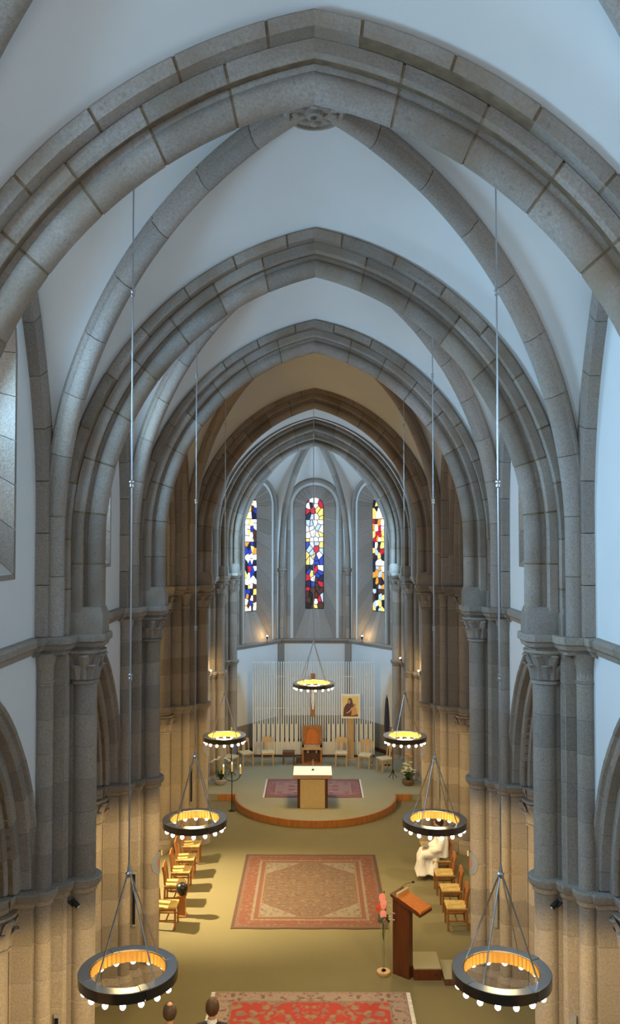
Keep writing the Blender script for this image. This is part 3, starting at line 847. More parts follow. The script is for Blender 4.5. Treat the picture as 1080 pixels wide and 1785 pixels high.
for j, cpt in enumerate(AP):
    dirv = (cpt - BOSS); dirv.z = 0; D = dirv.length - 0.16; uu = dirv.normalized()
    a = Arch(BOSS, uu, V(-uu.y, uu.x, 0), D, 4.5, 7.15, 0.3); ribs[j] = a
    pos = ['far left', 'inner left', 'inner right', 'far right'][j]
    root = fabric('apse_pillar', BOSS + uu * (D + 0.05), pos + ' slim wall shaft and rib of the apse vault', 'vault shaft')
    c2 = BOSS + uu * (D + 0.09)
    for k in range(6):
        z0 = BAND_Z + 0.04 + k * 0.41
        MB().lathe([(0.098, 0), (0.105, 0.006), (0.105, 0.40), (0.098, 0.406)], (c2.x, c2.y, z0), 14).build('shaft_drum', 'stone_rib', root)
    MB().lathe([(0.105, 0.0), (0.125, 0.01), (0.125, 0.04), (0.105, 0.05), (0.11, 0.12), (0.16, 0.20), (0.21, 0.22), (0.21, 0.29), (0.19, 0.30)], (c2.x, c2.y, 6.58), 16).build('capital', 'stone_rib', root)
    w3 = V(-uu.y, uu.x, 0)
    mb = MB()
    base_pts = [c2 + uu * 0.12 + w3 * 0.13, c2 - uu * 0.03 + w3 * 0.13, c2 - uu * 0.03 - w3 * 0.13, c2 + uu * 0.12 - w3 * 0.13]
    mb.rings([[V(p.x, p.y, z) for p in base_pts] for z in (DAIS, BAND_Z - 0.16)]); mb.build('lower_pilaster', 'stone_rib', root, 0)
    voussoirs(a, [(r * 0.85, v * 0.85) for r, v in RIB], 9, 'stone_rib', root, 'rib_stone', 0.008, sides=(1,))
mb = MB()
for i in range(3):
    WA, mid, u, out = apse_feet[i]
    for side, rj in ((-1, i), (1, i + 1)):
        Rb = ribs[rj]; grid = []
        # which end of the facet is which
        s_ = side
        for k in range(17):
            t = k / 16; d = Rb.point(1, Rb.st + Rb.La * t, 0.2, 0)
            L0 = 1.9
            e = WA.point(s_, L0 + (WA.L - L0) * t, 0.08, -0.02)
            grid.append([d.lerp(e, q / 6) + V(0, 0, 0.12 * math.sin(pi * q / 6) * math.sin(pi * t)) for q in range(7)])
        mb.rings(grid, caps=False, closed=False)
struct(mb.weld().build('ceiling', 'vault', None, 180), 'white ribbed half vault of the apse')

# ------------------------------------------------------------------ altar platform
root = fabric('floor_dais', (0, 26.2, 0), 'low carpeted altar platform with rounded front and orange wooden riser', 'platform')
RD = 2.45; cx0, cy0 = 0.03, 26.25
arc = [(cx0 + RD * math.cos(a), cy0 + RD * math.sin(a)) for a in [pi + pi * i / 40 for i in range(41)]]
loop = [(-3.42, 26.25)] + arc + [(3.42, 26.25), (3.42, 33.5), (-3.42, 33.5)]
prism(MB(), loop, [(0.0, -0.03), (DAIS - 0.005, -0.03), (DAIS, -0.035)]).build('carpet_top', 'dais_carpet', root)
path = [(-2.95, 26.25)] + arc + [(2.95, 26.25)]
for i in range(0, len(path) - 1, 1):
    pass
def riser(pts):
    mb = MB(); rr = []
    for k, (x, y) in enumerate(pts):
        a = Vector(pts[max(k - 1, 0)]); b = Vector(pts[min(k + 1, len(pts) - 1)]); t = (b - a).normalized(); nrm = Vector((t.y, -t.x))
        pin = Vector((x, y)) - nrm * 0.035; pout = Vector((x, y)) + nrm * 0.012
        rr.append([V(pin.x, pin.y, 0), V(pout.x, pout.y, 0), V(pout.x, pout.y, DAIS - 0.001), V(pin.x, pin.y, DAIS - 0.001)])
    mb.rings(rr); mb.build('riser_board', 'orange_wood', root)
for a, b in ((0, 10), (10, 20), (20, 30), (30, 40)): riser(arc[a:b + 1])
riser([(-2.95, 26.25), (-2.43, 26.25)]); riser([(2.47, 26.25), (2.95, 26.25)])

# ------------------------------------------------------------------ chandeliers
bpy.context.view_layer.update(); DG = bpy.context.evaluated_depsgraph_get()
def chandelier(name_label, x, y, z, R, top, watts):
    hit = sc.ray_cast(DG, (x, y, z + 3.0), (0, 0, 1))
    top = hit[1].z if hit[0] else top
    root = empty('ring_chandelier', (x, y, z), name_label, 'chandelier', 'ring chandeliers of the nave')
    Ri, h, n = R - 0.115, 0.10, 48
    def ring(mb, prof, a0, a1, k):
        mb.rings([[V(x + r * math.cos(a), y + r * math.sin(a), z + q) for r, q in prof] for a in [a0 + (a1 - a0) * i / k for i in range(k + 1)]])
        return mb
    for i in range(4):
        a0 = pi / 2 * i + 0.55
        ring(MB(), [(Ri, -h), (R, -h), (R, 0), (Ri, 0)], a0, a0 + pi / 2 - 0.012, 12).build('ring_segment', 'ring_dark', root)
        ring(MB(), [(Ri + 0.004, 0.0), (R - 0.004, 0.0), (R - 0.004, 0.006), (Ri + 0.004, 0.006)], a0 + 0.10, a0 + pi / 2 - 0.10, 10).build('top_plate', 'ring_steel', root)
        ring(MB(), [(Ri - 0.002, -0.0), (R - 0.002, 0.0), (R - 0.002, 0.011), (Ri - 0.002, 0.011)], a0 - 0.085, a0 + 0.085, 3).build('joint_plate', 'ring_steel' , root)
    # fluted gold reflector inside the ring
    k = 96; inner = []
    for i in range(k):
        a = 2 * pi * i / k; r = Ri - 0.004 - (0.010 if i % 2 else 0.0)
        inner.append([V(x + rr * math.cos(a), y + rr * math.sin(a), zz) for rr, zz in ((r, z - h - 0.015), (r, z - 0.004), (Ri + 0.001, z - 0.004), (Ri + 0.001, z - h - 0.015))])
    MB().rings(inner + [inner[0]], caps=False).build('gold_reflector', 'gold', root, 20)
    hub = V(x, y, z + 0.95 * R / 0.5)
    for i in range(4):
        a = pi / 2 * i + 0.55 + 0.35
        e = V(x + (Ri + 0.012) * math.cos(a), y + (Ri + 0.012) * math.sin(a), z)
        s0 = hub + V(0.02 * math.cos(a), 0.02 * math.sin(a), 0)
        MB().tube([s0, s0.lerp(e, 0.5), e], 0.0085, 8).build('support_rod', 'steel', root)
    MB().lathe([(0.012, -0.03), (0.034, -0.02), (0.036, 0.015), (0.02, 0.03), (0.013, 0.09), (0.008, 0.11)], hub, 12).build('hub', 'steel', root)
    cable = MB().tube([hub + V(0, 0, 0.08), V(x, y, (hub.z + top) / 2), V(x, y, top)], 0.0085, 8).build('suspension_rod', 'steel', root)
    kz = hub.z + 2.0
    while kz < top - 0.4:
        MB().lathe([(0.009, -0.035), (0.02, -0.025), (0.02, 0.0), (0.012, 0.008), (0.024, 0.02), (0.024, 0.035), (0.009, 0.045)], (x, y, kz), 10).build('rod_joint', 'steel', cable)
        kz += 2.0
    MB().lathe([(0.05, 0.0), (0.06, 0.02), (0.06, 0.07)], (x, y, top - 0.05), 14).build('ceiling_rose', 'steel', root)
    if 'b' not in BULB:
        BULB['b'] = MB().ball((0, 0, 0), 0.030, 10, 6, (1, 1, 1.15)).mesh('bulb'); BULB['b'].materials.append(M['bulb'])
        BULB['s'] = MB().lathe([(0.012, 0.018), (0.014, 0.05)], n=10).mesh('bulb_socket'); BULB['s'].materials.append(M['steel'])
    for i in range(16):
        a = 2 * pi * i / 16 + 0.1; p = V(x + (R - 0.05) * math.cos(a), y + (R - 0.05) * math.sin(a), z - h - 0.038)
        b = put('bulb', BULB['b'], 'bulb', p, root); put('socket', BULB['s'], 'steel', p, b)
    l = lamp('chandelier_light', 'SPOT', (x, y, z - h - 0.05), watts, WARM, root, 0.30, spot_size=math.radians(177), spot_blend=0.06)
    return root
BULB = {}
chandelier('ring chandelier hanging nearest at lower left, dark top plates', -1.90, 8.8, 3.62, 0.50, 12.05, CHAND_W * 1.25)
chandelier('ring chandelier hanging nearest at lower right, bright steel top plates', 1.90, 8.8, 3.62, 0.50, 12.05, CHAND_W * 1.25)
chandelier('ring chandelier over the left chair row, second from the viewer', -1.87, 13.4, 3.64, 0.50, 12.0, CHAND_W)
chandelier('ring chandelier before the seated person in white, second from the viewer', 1.87, 13.4, 3.64, 0.50, 12.0, CHAND_W)
chandelier('ring chandelier hanging in the crossing above the three-candle stand', -2.0, 19.0, 3.65, 0.48, 12.1, CHAND_W * 1.3)
chandelier('ring chandelier hanging in the crossing near the yellow flower pot', 2.0, 19.0, 3.65, 0.48, 12.1, CHAND_W * 1.3)
chandelier('single ring chandelier hanging above the altar before the white screen', -0.03, 24.6, 3.87, 0.60, 12.2, CHAND_W * 1.5)

# ------------------------------------------------------------------ lamps of the building, and one added warm lamp
def floodlight(label, loc, watts, target):
    root = empty('floodlight', loc, label, 'lamp')
    x, y, z = loc; s_ = 1 if x > 0 else -1
    MB().box((x - 0.12, y - 0.15, z - 0.1), (x + 0.12, y + 0.15, z + 0.1)).build('housing', 'black_iron', root, 0)
    MB().box((x + (0.1 if s_ > 0 else -0.7), y - 0.03, z - 0.03), (x + (0.7 if s_ > 0 else -0.1), y + 0.03, z + 0.03)).build('bracket', 'black_iron', root, 0)
    lamp('flood_light', 'POINT', (x - s_ * 0.22, y, z), watts, WARM, root, 0.12)
    q = lamp('flood_beam', 'SPOT', (x - s_ * 0.24, y, z), watts * 66, (1.0, 0.80, 0.46), root, 0.10, spot_size=math.radians(37), spot_blend=1.0)
    q.rotation_euler = (Vector(target) - Vector((x - s_ * 0.24, y, z))).to_track_quat('-Z', 'Y').to_euler()
root = empty('added_warm_lamp', (0.0, -2.7, 7.0), 'added unseen lamp behind the viewer, warming the nearest arch', 'lamp')  # added lamp out of view, put in to warm the nearest arch
MB().lathe([(0.05, 0), (0.11, 0.03), (0.13, 0.16), (0.10, 0.22)], (0.0, -2.7, 7.0), 14).build('shade', 'petal_white', root)
MB().box((-0.03, -2.9, 7.02), (0.03, -2.7, 7.06)).build('bracket', 'black_iron', root, 0)
lamp('added_warm_light', 'POINT', (0.0, -2.45, 7.1), 95.0, (1.0, 0.66, 0.36), root, 0.15)
floodlight('warm floodlight on the end wall of the left transept', (-9.7, 19.0, 7.0), FLOOD_L, (-2.9, 19.2, 0))
floodlight('warm floodlight on the end wall of the right transept', (9.7, 19.0, 7.0), FLOOD_R * 0.09, (2.2, 19.5, 0))

def small_spot(label, loc, aim, watts, glow=True):
    root = empty('spot_lamp', loc, label, 'lamp', 'small spot lamps on the stonework')
    p = Vector(loc); d = Vector(aim).normalized()
    MB().tube([p - d * 0.07, p - d * 0.02, p + d * 0.05], [0.022, 0.030, 0.034], 12).build('housing', 'black_iron', root)
    MB().tube([p - d * 0.05, p - d * 0.05 + V(0, 0, -0.07), p - d * 0.14 + V(0, 0, -0.07)], 0.012, 6).build('bracket', 'black_iron', root)
    MB().ball(p + d * 0.045, 0.034 if glow else 0.018, 10, 6).build('bulb', 'spot_bulb' if glow else 'collar', root)
    if watts: lamp('spot_light', 'POINT', p + d * 0.13, watts, WARM, root, 0.04)
small_spot('small glowing spot on the left pier at the altar platform', (-3.36, 27.42, 3.76), (0.5, -0.6, 0.5), 10)
small_spot('small glowing spot on the right pier at the altar platform', (3.36, 27.42, 3.76), (-0.5, -0.6, 0.5), 10)
small_spot('small glowing spot on the right apse pier', (3.02, 29.93, 3.80), (-0.4, -0.4, 0.6), 6)
small_spot('small lit uplight on the apse sill, left of the middle window', (-1.78, 32.02, 4.32), (0.0, -0.25, 1), 9)
small_spot('small lit uplight on the apse sill, right of the middle window', (1.78, 32.02, 4.32), (0.0, -0.25, 1), 9)
for side, sn in ((-1, 'left'), (1, 'right')):
    small_spot('unlit black spot under the string course of the nearest %s pier' % sn, (side * 3.02, 10.86, 3.40), (-side * 0.5, -0.1, -0.45), 0, False)
    tag(MB().tube([(side * 3.145, 10.915, z) for z in (0.36, 1.5, 3.44)], 0.012, 6).build('cable_conduit', 'conduit'), 'thin brown cable conduit running down the nearest %s pier' % sn, 'conduit')

SPK = {2: 'nearest', 3: 'second', 4: 'chancel'}
for side, sn in ((-1, 'left'), (1, 'right')):
    for k in (2, 3, 4):
        x = side * 3.215; y = YA[k] - 0.285
        root = empty('column_loudspeaker', (x, y - 0.035, 1.12), 'slim grey column loudspeaker on the %s %s pier' % (SPK[k], sn), 'loudspeaker')
        MB().box((x - 0.032, y - 0.065, 1.12), (x + 0.032, y - 0.012, 2.08)).build('cabinet', 'speaker_grey', root, 0)
        MB().box((x - 0.025, y - 0.07, 1.16), (x + 0.025, y - 0.064, 2.04)).build('grille', 'black_iron' if side < 0 else 'speaker_grey', root, 0)
        MB().box((x - 0.02, y - 0.02, 1.5), (x + 0.02, y + 0.004, 1.7)).build('bracket', 'black_iron', root, 0)
    for k, zc, lab in ((3, 2.13, 'painted blue and red consecration disc on the second %s pier'), (4, 2.48, 'painted consecration disc on the amber lit chancel pier, %s')):
        root = empty('consecration_disc', (side * 2.85, YA[k], zc - 0.2), lab % sn, 'disc')
        def wrap(r_in, r_out, rad, nm, mat, a0=0.0):
            v = []; f = []; n = 28; rows = 5
            for i in range(rows + 1):
                rr = r_in + (r_out - r_in) * i / rows
                for j in range(n):
                    a = 2 * pi * j / n; s_ = rr * math.cos(a); zz = rr * math.sin(a); th = s_ / 0.16
                    for q in (rad, rad - 0.008): v.append((side * (2.985 - q * math.cos(th)), YA[k] + q * math.sin(th), zc + zz))
            for i in range(rows):
                for j in range(n):
                    a = (i * n + j) * 2; b = (i * n + (j + 1) % n) * 2; c = ((i + 1) * n + (j + 1) % n) * 2; d = ((i + 1) * n + j) * 2
                    f += [(a, b, c, d), (a + 1, d + 1, c + 1, b + 1)]
            for j in range(n):
                a = (rows * n + j) * 2; b = (rows * n + (j + 1) % n) * 2; f.append((a, b, b + 1, a + 1))
            MB().add(v, f).build(nm, mat, root)
        wrap(0.001, 0.10, 0.170, 'centre', 'enamel_red'); wrap(0.10, 0.19, 0.170, 'field', 'enamel_blue'); wrap(0.19, 0.205, 0.173, 'rim', 'speaker_grey')
        MB().tube([(side * 2.84, YA[k] - 0.02, zc + 0.20), (side * 2.78, YA[k] - 0.04, zc + 0.21)], 0.006, 6).build('candle_bracket', 'black_iron', root)
        MB().tube([(side * 2.78, YA[k] - 0.04, zc + 0.13), (side * 2.78, YA[k] - 0.04, zc + 0.22)], 0.013, 8).build('candle', 'candle', root)

# ------------------------------------------------------------------ rugs
def rug(label, cx, cy, hx, hy, z, mat, fringe=None):
    root = empty('oriental_rug', (cx, cy, z), label, 'rug')
    n = 24; top = []; rnd = random.Random(3)
    mb = MB(); lo = []; up = []
    for i in range(n + 1):
        a = -hx + 2 * hx * i / n
        w = 0.012 * math.sin(i * 0.9)
        up.append([V(cx + a, cy - hy + w, z + 0.012), V(cx + a, cy + hy + w * 0.5, z + 0.012), V(cx + a, cy + hy + w * 0.5, z + 0.001), V(cx + a, cy - hy + w, z + 0.001)])
    mb.rings(up)
    o = mb.build('pile', mat, root, 0)
    o.location = (0, 0, 0); me = o.data
    sh = Vector((o.bound_box[0][0] + o.bound_box[6][0], o.bound_box[0][1] + o.bound_box[6][1], 0)) / 2
    if fringe:
        for s_ in (-1, 1):
            f = MB(); m_ = 60
            for i in range(m_):
                yy = cy - hy + 2 * hy * (i + 0.5) / m_; ww = 2 * hy / m_ * 0.38
                x0 = cx + s_ * hx; x1 = x0 + s_ * fringe
                f.add([(x0, yy - ww, z + 0.008), (x1, yy - ww + rnd.uniform(-.01, .01), z + 0.003), (x1, yy + ww, z + 0.003), (x0, yy + ww, z + 0.008), (x0, yy, z + 0.001), (x1, yy, z + 0.001)], [(0, 1, 2, 3), (0, 4, 5, 1), (3, 2, 5, 4)])
            fo = f.build('fringe', 'white_cloth', root, 0); fo['kind'] = 'stuff'
    return root
RUST, CREAM, TAN, DKR = (0.33, 0.09, 0.04), (0.44, 0.39, 0.30), (0.30, 0.18, 0.11), (0.14, 0.05, 0.04)
M['rug_mid'] = rug_material('rug_mid', 1.63, 2.05,
    [(0.07, (DKR, (0.22, 0.07, 0.05), 9, 0.4)), (0.13, (TAN, RUST, 16, 0.8)), (0.38, (RUST, (0.40, 0.25, 0.16), 9, 0.75, (0.34, 0.05, 0.04))), (0.44, (CREAM, (0.36, 0.16, 0.10), 18, 0.8)),
     (0.53, ((0.30, 0.09, 0.05), RUST, 12, 0.5)), (0.57, ((0.46, 0.30, 0.17), RUST, 18, 0.6))],
    ((0.27, 0.155, 0.09), (0.40, 0.29, 0.16), 12, 0.8, (0.13, 0.08, 0.07)), (1.176, 1.43, 2.36, (CREAM, (0.20, 0.15, 0.12), 11, 0.9, (0.42, 0.30, 0.20))), 0.68)
M['rug_near'] = rug_material('rug_near', 1.68, 1.13,
    [(0.03, ((0.38, 0.30, 0.24), (0.25, 0.14, 0.13), 20, 0.6)), (0.06, ((0.46, 0.34, 0.28), (0.24, 0.09, 0.10), 18, 0.8)), (0.29, ((0.48, 0.36, 0.30), (0.22, 0.10, 0.11), 10, 0.9, (0.40, 0.26, 0.22))), (0.34, ((0.38, 0.26, 0.20), (0.22, 0.10, 0.09), 18, 0.8))],
    ((0.60, 0.05, 0.035), (0.40, 0.31, 0.20), 6.5, 0.9, (0.34, 0.22, 0.19)), None, 0.30)
M['rug_altar'] = rug_material('rug_altar', 1.48, 0.98,
    [(0.05, ((0.30, 0.10, 0.11), (0.36, 0.16, 0.16), 9, 0.5)), (0.30, ((0.34, 0.13, 0.14), (0.46, 0.27, 0.26), 7, 0.7)), (0.34, ((0.48, 0.30, 0.28), (0.30, 0.12, 0.12), 16, 0.6))],
    ((0.44, 0.24, 0.24), (0.24, 0.07, 0.10), 4.5, 0.75, (0.52, 0.36, 0.34)))
rug('brown oriental rug with hexagonal field and cream corners in the crossing', -0.10, 19.74, 1.63, 2.05, 0.0, 'rug_mid')
rug('bright red oriental rug with pale flowered border, cut off by the bottom edge', -0.07, 14.13, 1.68, 1.13, 0.0, 'rug_near', 0.07)
rug('faded rose patterned rug on the platform behind the altar', -0.04, 26.88, 1.48, 0.98, DAIS, 'rug_altar', 0.05)

# ------------------------------------------------------------------ altar and its things
root = empty('altar', (-0.06, 25.25, DAIS), 'block altar with white topped granite slab and pale front panel', 'altar')
MB().box((-0.50, 24.92, DAIS), (0.38, 25.6, 1.07)).build('core', 'lectern_wood', root, 0)
MB().box((-0.42, 24.885, DAIS + 0.004), (0.30, 24.92, 1.03)).build('front_panel', 'altar_panel', root, 0)
for x in (-0.50, 0.31): MB().box((x, 24.90, DAIS), (x + 0.07, 24.985, 1.07)).build('corner_post', 'lectern_wood', root, 0)
MB().rings([[V(-0.06 + sx * (0.565 - i), 25.265 + sy * (0.485 - i), z) for sx, sy in ((-1, -1), (1, -1), (1, 1), (-1, 1))] for z, i in ((1.07, 0.012), (1.08, 0), (1.178, 0), (1.18, 0.004))]).build('slab', 'pink_granite', root, 0)
MB().box((-0.62, 24.79, 1.18), (0.50, 25.74, 1.188)).build('altar_cloth', 'white_cloth', root, 0)
root = empty('altar_cross', (-0.05, 25.3, 1.188), 'small slender standing cross on the altar top', 'cross')
MB().lathe([(0.045, 0), (0.045, 0.012), (0.015, 0.03), (0.008, 0.05)], (-0.05, 25.3, 1.188), 12).build('foot', 'black_iron', root)
MB().box((-0.056, 25.294, 1.22), (-0.044, 25.306, 1.50)).build('stem', 'steel', root, 0)
MB().box((-0.10, 25.294, 1.42), (0.0, 25.306, 1.432)).build('crossbar', 'steel', root, 0)

# presider's seat
X0, Y0 = -0.09, 29.62
root = empty('celebrant_throne', (X0, Y0, DAIS), 'box-like wooden throne with arched back panel behind the altar', 'chair')
b = DAIS
for s_ in (-1, 1): MB().box((X0 + s_ * 0.315 - 0.03, Y0, b), (X0 + s_ * 0.315 + 0.03, Y0 + 0.5, b + 0.60)).build('side_panel', 'orange_wood', root, 0)
MB().box((X0 - 0.285, Y0 + 0.02, b), (X0 + 0.285, Y0 + 0.5, b + 0.07)).build('base_rail', 'orange_wood', root, 0)
MB().box((X0 - 0.285, Y0 + 0.30, b + 0.07), (X0 + 0.285, Y0 + 0.33, b + 0.50)).build('inner_panel', 'dark_wood', root, 0)
for s_ in (-1, 1):
    MB().lathe([(0.001, -0.012), (0.03, -0.008), (0.034, 0.03), (0.014, 0.075), (0.002, 0.085)], (X0 + s_ * 0.15, Y0 + 0.27, b + 0.36), 10).build('carved_drop', 'petal_white', root)
MB().box((X0 - 0.345, Y0 - 0.02, b + 0.52), (X0 + 0.345, Y0 + 0.48, b + 0.60)).build('seat', 'pale_wood', root, 0)
bk = fill_panel(MB(), [(-0.345, b + 0.60), (0.345, b + 0.60), (0.345, b + 1.26), (-0.345, b + 1.26)], [half_round(0.235, b + 0.93, b + 0.63, 12)], lambda u, z, d: V(X0 + u, Y0 + 0.40 + d, z), 0.07)
bk.build('back_frame', 'orange_wood', root, 0)
MB().box((X0 - 0.30, Y0 + 0.445, b + 0.6), (X0 + 0.30, Y0 + 0.475, b + 1.22)).build('arched_panel', 'desk_wood', root, 0)
for s_ in (-1, 1): MB().box((X0 + s_ * 0.30 - 0.045, Y0 + 0.05, b + 0.78), (X0 + s_ * 0.30 + 0.045, Y0 + 0.42, b + 0.82)).build('armrest', 'orange_wood', root, 0)

def stool(label, x, y, w, d, h, z):
    root = empty('wooden_stool', (x, y, z), label, 'stool')
    MB().box((x - w / 2, y - d / 2, z + h - 0.05), (x + w / 2, y + d / 2, z + h)).build('seat', 'dark_wood', root, 0)
    MB().box((x - w / 2 + .03, y - d / 2 + .03, z + h - 0.13), (x + w / 2 - .03, y + d / 2 - .03, z + h - 0.05)).build('apron', 'dark_wood', root, 0)
    for sx in (-1, 1):
        for sy in (-1, 1):
            MB().box((x + sx * (w / 2 - .03) - .022, y + sy * (d / 2 - .03) - .022, z), (x + sx * (w / 2 - .03) + .022, y + sy * (d / 2 - .03) + .022, z + h - 0.05)).build('leg', 'dark_wood', root, 0)
    return root
stool('dark wooden stool before the left part of the white screen', -0.90, 29.78, 0.42, 0.34, 0.44, DAIS)
stool('very low dark footstool against the side of the throne', -0.55, 29.95, 0.20, 0.26, 0.20, DAIS)

# ------------------------------------------------------------------ slatted screen, hanging cross, icon
SX0, SX1, SY = -2.22, 2.15, 30.76
root = empty('slatted_screen', ((SX0 + SX1) / 2, SY, DAIS), 'tall white screen of upright slats behind the altar', 'screen')
me = MB().box((-0.017, -0.07, 0), (0.017, 0.07, 3.30)).mesh('slat_long', None, 0); me.materials.append(M['white_slat'])
NS = 53
for i in range(NS): put('slat', me, 'white_slat', (SX0 + 0.02 + (SX1 - SX0 - 0.04) * i / (NS - 1), SY, DAIS + 0.08), root)
MB().box((SX0, SY - 0.08, DAIS), (SX1, SY + 0.08, DAIS + 0.08)).build('base_rail', 'dark_wood', root, 0)
MB().box((SX0, SY + 0.0, DAIS + 0.08), (SX1, SY + 0.05, DAIS + 0.52)).build('lower_panel', 'white_slat', root, 0)
me2 = MB().box((-0.042, -0.02, 0), (0.042, 0.02, 0.66)).mesh('slat_fill', None, 0); me2.materials.append(M['white_slat'])
for i in range(0, NS - 1, 2):
    if 18 < i < 32: continue
    put('infill_board', me2, 'white_slat', (SX0 + 0.02 + (SX1 - SX0 - 0.04) * (i + 0.5) / (NS - 1), SY + 0.02, DAIS + 0.50), root)
for z in (3.05, 1.92): MB().box((SX0, SY - 0.012, z), (SX1, SY + 0.012, z + 0.024)).build('crossbar', 'white_slat', root, 0)
root = empty('hanging_crucifix', (-0.06, SY - 0.12, 1.66), 'narrow wooden crucifix with red and white figure fixed to the white screen', 'crucifix')
cy = SY - 0.11
MB().box((-0.14, cy - 0.03, 1.66), (0.02, cy + 0.03, 3.18)).build('upright', 'orange_wood', root, 0)
MB().box((-0.46, cy - 0.025, 2.72), (0.34, cy + 0.025, 2.86)).build('crossbeam', 'orange_wood', root, 0)
MB().box((-0.12, cy - 0.04, 2.38), (0.0, cy - 0.03, 2.72)).build('red_panel', 'red_paint', root, 0)
mb = MB(); X = -0.06; yy = cy - 0.055
mb.ball((X, yy - 0.005, 2.80), 0.045, 10, 8, (0.85, 0.9, 1.2))
mb.tube([(X, yy, 2.76), (X, yy, 2.68), (X, yy, 2.52), (X, yy, 2.42)], [0.02, 0.06, 0.05, 0.055], 10)
for s_ in (-1, 1):
    mb.tube([(X + s_ * 0.05, yy, 2.70), (X + s_ * 0.18, yy, 2.76), (X + s_ * 0.32, yy + .01, 2.80)], [0.026, 0.02, 0.014], 8)
    mb.tube([(X + s_ * 0.025, yy, 2.44), (X + s_ * 0.03, yy - 0.03, 2.18), (X + s_ * 0.012, yy, 1.96), (X + s_ * .012, yy - .02, 1.92)], [0.034, 0.026, 0.018, 0.014], 8)
mb.build('figure', 'petal_white', root)

IX, IY = 1.27, 30.32
root = empty('icon_on_post', (IX, IY, DAIS), 'painted icon of a robed figure holding a child, on a wooden post', 'icon')
MB().box((IX - 0.12, IY - 0.03, DAIS), (IX + 0.12, IY + 0.05, 2.0)).build('post', 'pale_wood', root, 0)
MB().box((IX - 0.2, IY - 0.16, DAIS), (IX + 0.2, IY + 0.18, DAIS + 0.03)).build('foot', 'pale_wood', root, 0)
MB().box((IX - 0.34, IY - 0.075, 1.67), (IX + 0.34, IY - 0.03, 2.52)).build('frame', 'icon_frame', root, 0)
MB().box((IX - 0.285, IY - 0.08, 1.74), (IX + 0.285, IY - 0.074, 2.45)).build('gold_ground', 'icon_gold', root, 0)
def flat(pts, nm, mat, lift): 
    n = len(pts)
    MB().add([(IX + u, IY - 0.081 - lift, 1.74 + z) for u, z in pts] + [(IX + u, IY - 0.079, 1.74 + z) for u, z in pts],
             [tuple(range(n)), tuple(reversed(range(n, 2 * n)))] + [(i, (i + 1) % n, (i + 1) % n + n, i + n) for i in range(n)]).build(nm, mat, root, 0)
flat([(-0.26, 0), (0.27, 0), (0.24, 0.10), (0.16, 0.24), (0.11, 0.40), (0.07, 0.50), (0.06, 0.58), (0.02, 0.64), (-0.06, 0.64), (-0.10, 0.58), (-0.11, 0.47), (-0.18, 0.40), (-0.24, 0.28)], 'robed_figure', 'icon_robe', 0.002)
flat([(-0.055 + 0.055 * math.cos(a), 0.52 + 0.075 * math.sin(a)) for a in [2 * pi * i / 16 for i in range(16)]], 'figure_face', 'icon_skin', 0.003)
flat([(0.02, 0.03), (0.22, 0.06), (0.23, 0.20), (0.19, 0.32), (0.10, 0.35), (0.0, 0.28), (0.04, 0.18)], 'child_robe', 'icon_child', 0.003)
flat([(0.135 + 0.042 * math.cos(a), 0.40 + 0.052 * math.sin(a)) for a in [2 * pi * i / 16 for i in range(16)]], 'child_head', 'icon_skin', 0.004)
flat([(-0.14, 0.10), (-0.02, 0.16), (0.03, 0.24), (0.0, 0.25), (-0.06, 0.18), (-0.15, 0.13)], 'hand', 'icon_child', 0.004)

# dark cloth hanging by the right apse pier
root = empty('cloth_banner', (2.50, 29.62, DAIS), 'dark furled cloth banner standing by the right apse pier', 'banner')
MB().lathe([(0.10, 0), (0.10, 0.02), (0.02, 0.05)], (2.50, 29.62, DAIS), 12).build('foot', 'black_iron', root)
MB().tube([(2.50, 29.62, DAIS + 0.04), (2.50, 29.62, 2.62)], 0.013, 8).build('pole', 'dark_wood', root)
MB().lathe([(0.03, 1.30), (0.085, 1.36), (0.10, 1.6), (0.085, 1.9), (0.07, 2.2), (0.045, 2.45), (0.02, 2.55)], (2.50, 29.62, 0), 12).build('furled_cloth', 'banner', root)

# ------------------------------------------------------------------ candle stands
def candle(parent, x, y, z, h, r=0.026):
    c = MB().tube([(x, y, z), (x, y, z + h)], r, 10).build('candle', 'candle', parent)
    MB().lathe([(0.004, 0), (0.016, 0.02), (0.012, 0.045), (0.001, 0.075)], (x, y, z + h), 8).build('flame', 'flame', c)
X, Y = -2.44, 25.28
root = empty('candelabrum', (X, Y, 0), 'black iron three-branched floor candelabrum with lit yellow candles', 'candelabrum')
MB().lathe([(0.10, 0), (0.10, 0.012), (0.03, 0.03), (0.013, 0.06)], (X, Y, 0), 14).build('foot', 'black_iron', root)
MB().tube([(X, Y, 0.04), (X, Y, 1.14)], 0.013, 8).build('stem', 'black_iron', root)
for s_ in (-1, 1):
    MB().tube([(X, Y, 0.87)] + [(X + s_ * 0.25 * math.sin(a), Y, 1.06 - 0.19 * math.cos(a)) for a in (0.4, 0.8, 1.2, 1.57)], 0.011, 8).build('arm', 'black_iron', root)
for dx, z in ((-0.25, 1.07), (0, 1.14), (0.25, 1.07)):
    MB().lathe([(0.012, -0.02), (0.035, 0.0), (0.04, 0.012)], (X + dx, Y, z - 0.005), 12).build('cup', 'black_iron', root)
    candle(root, X + dx, Y, z, 0.22)
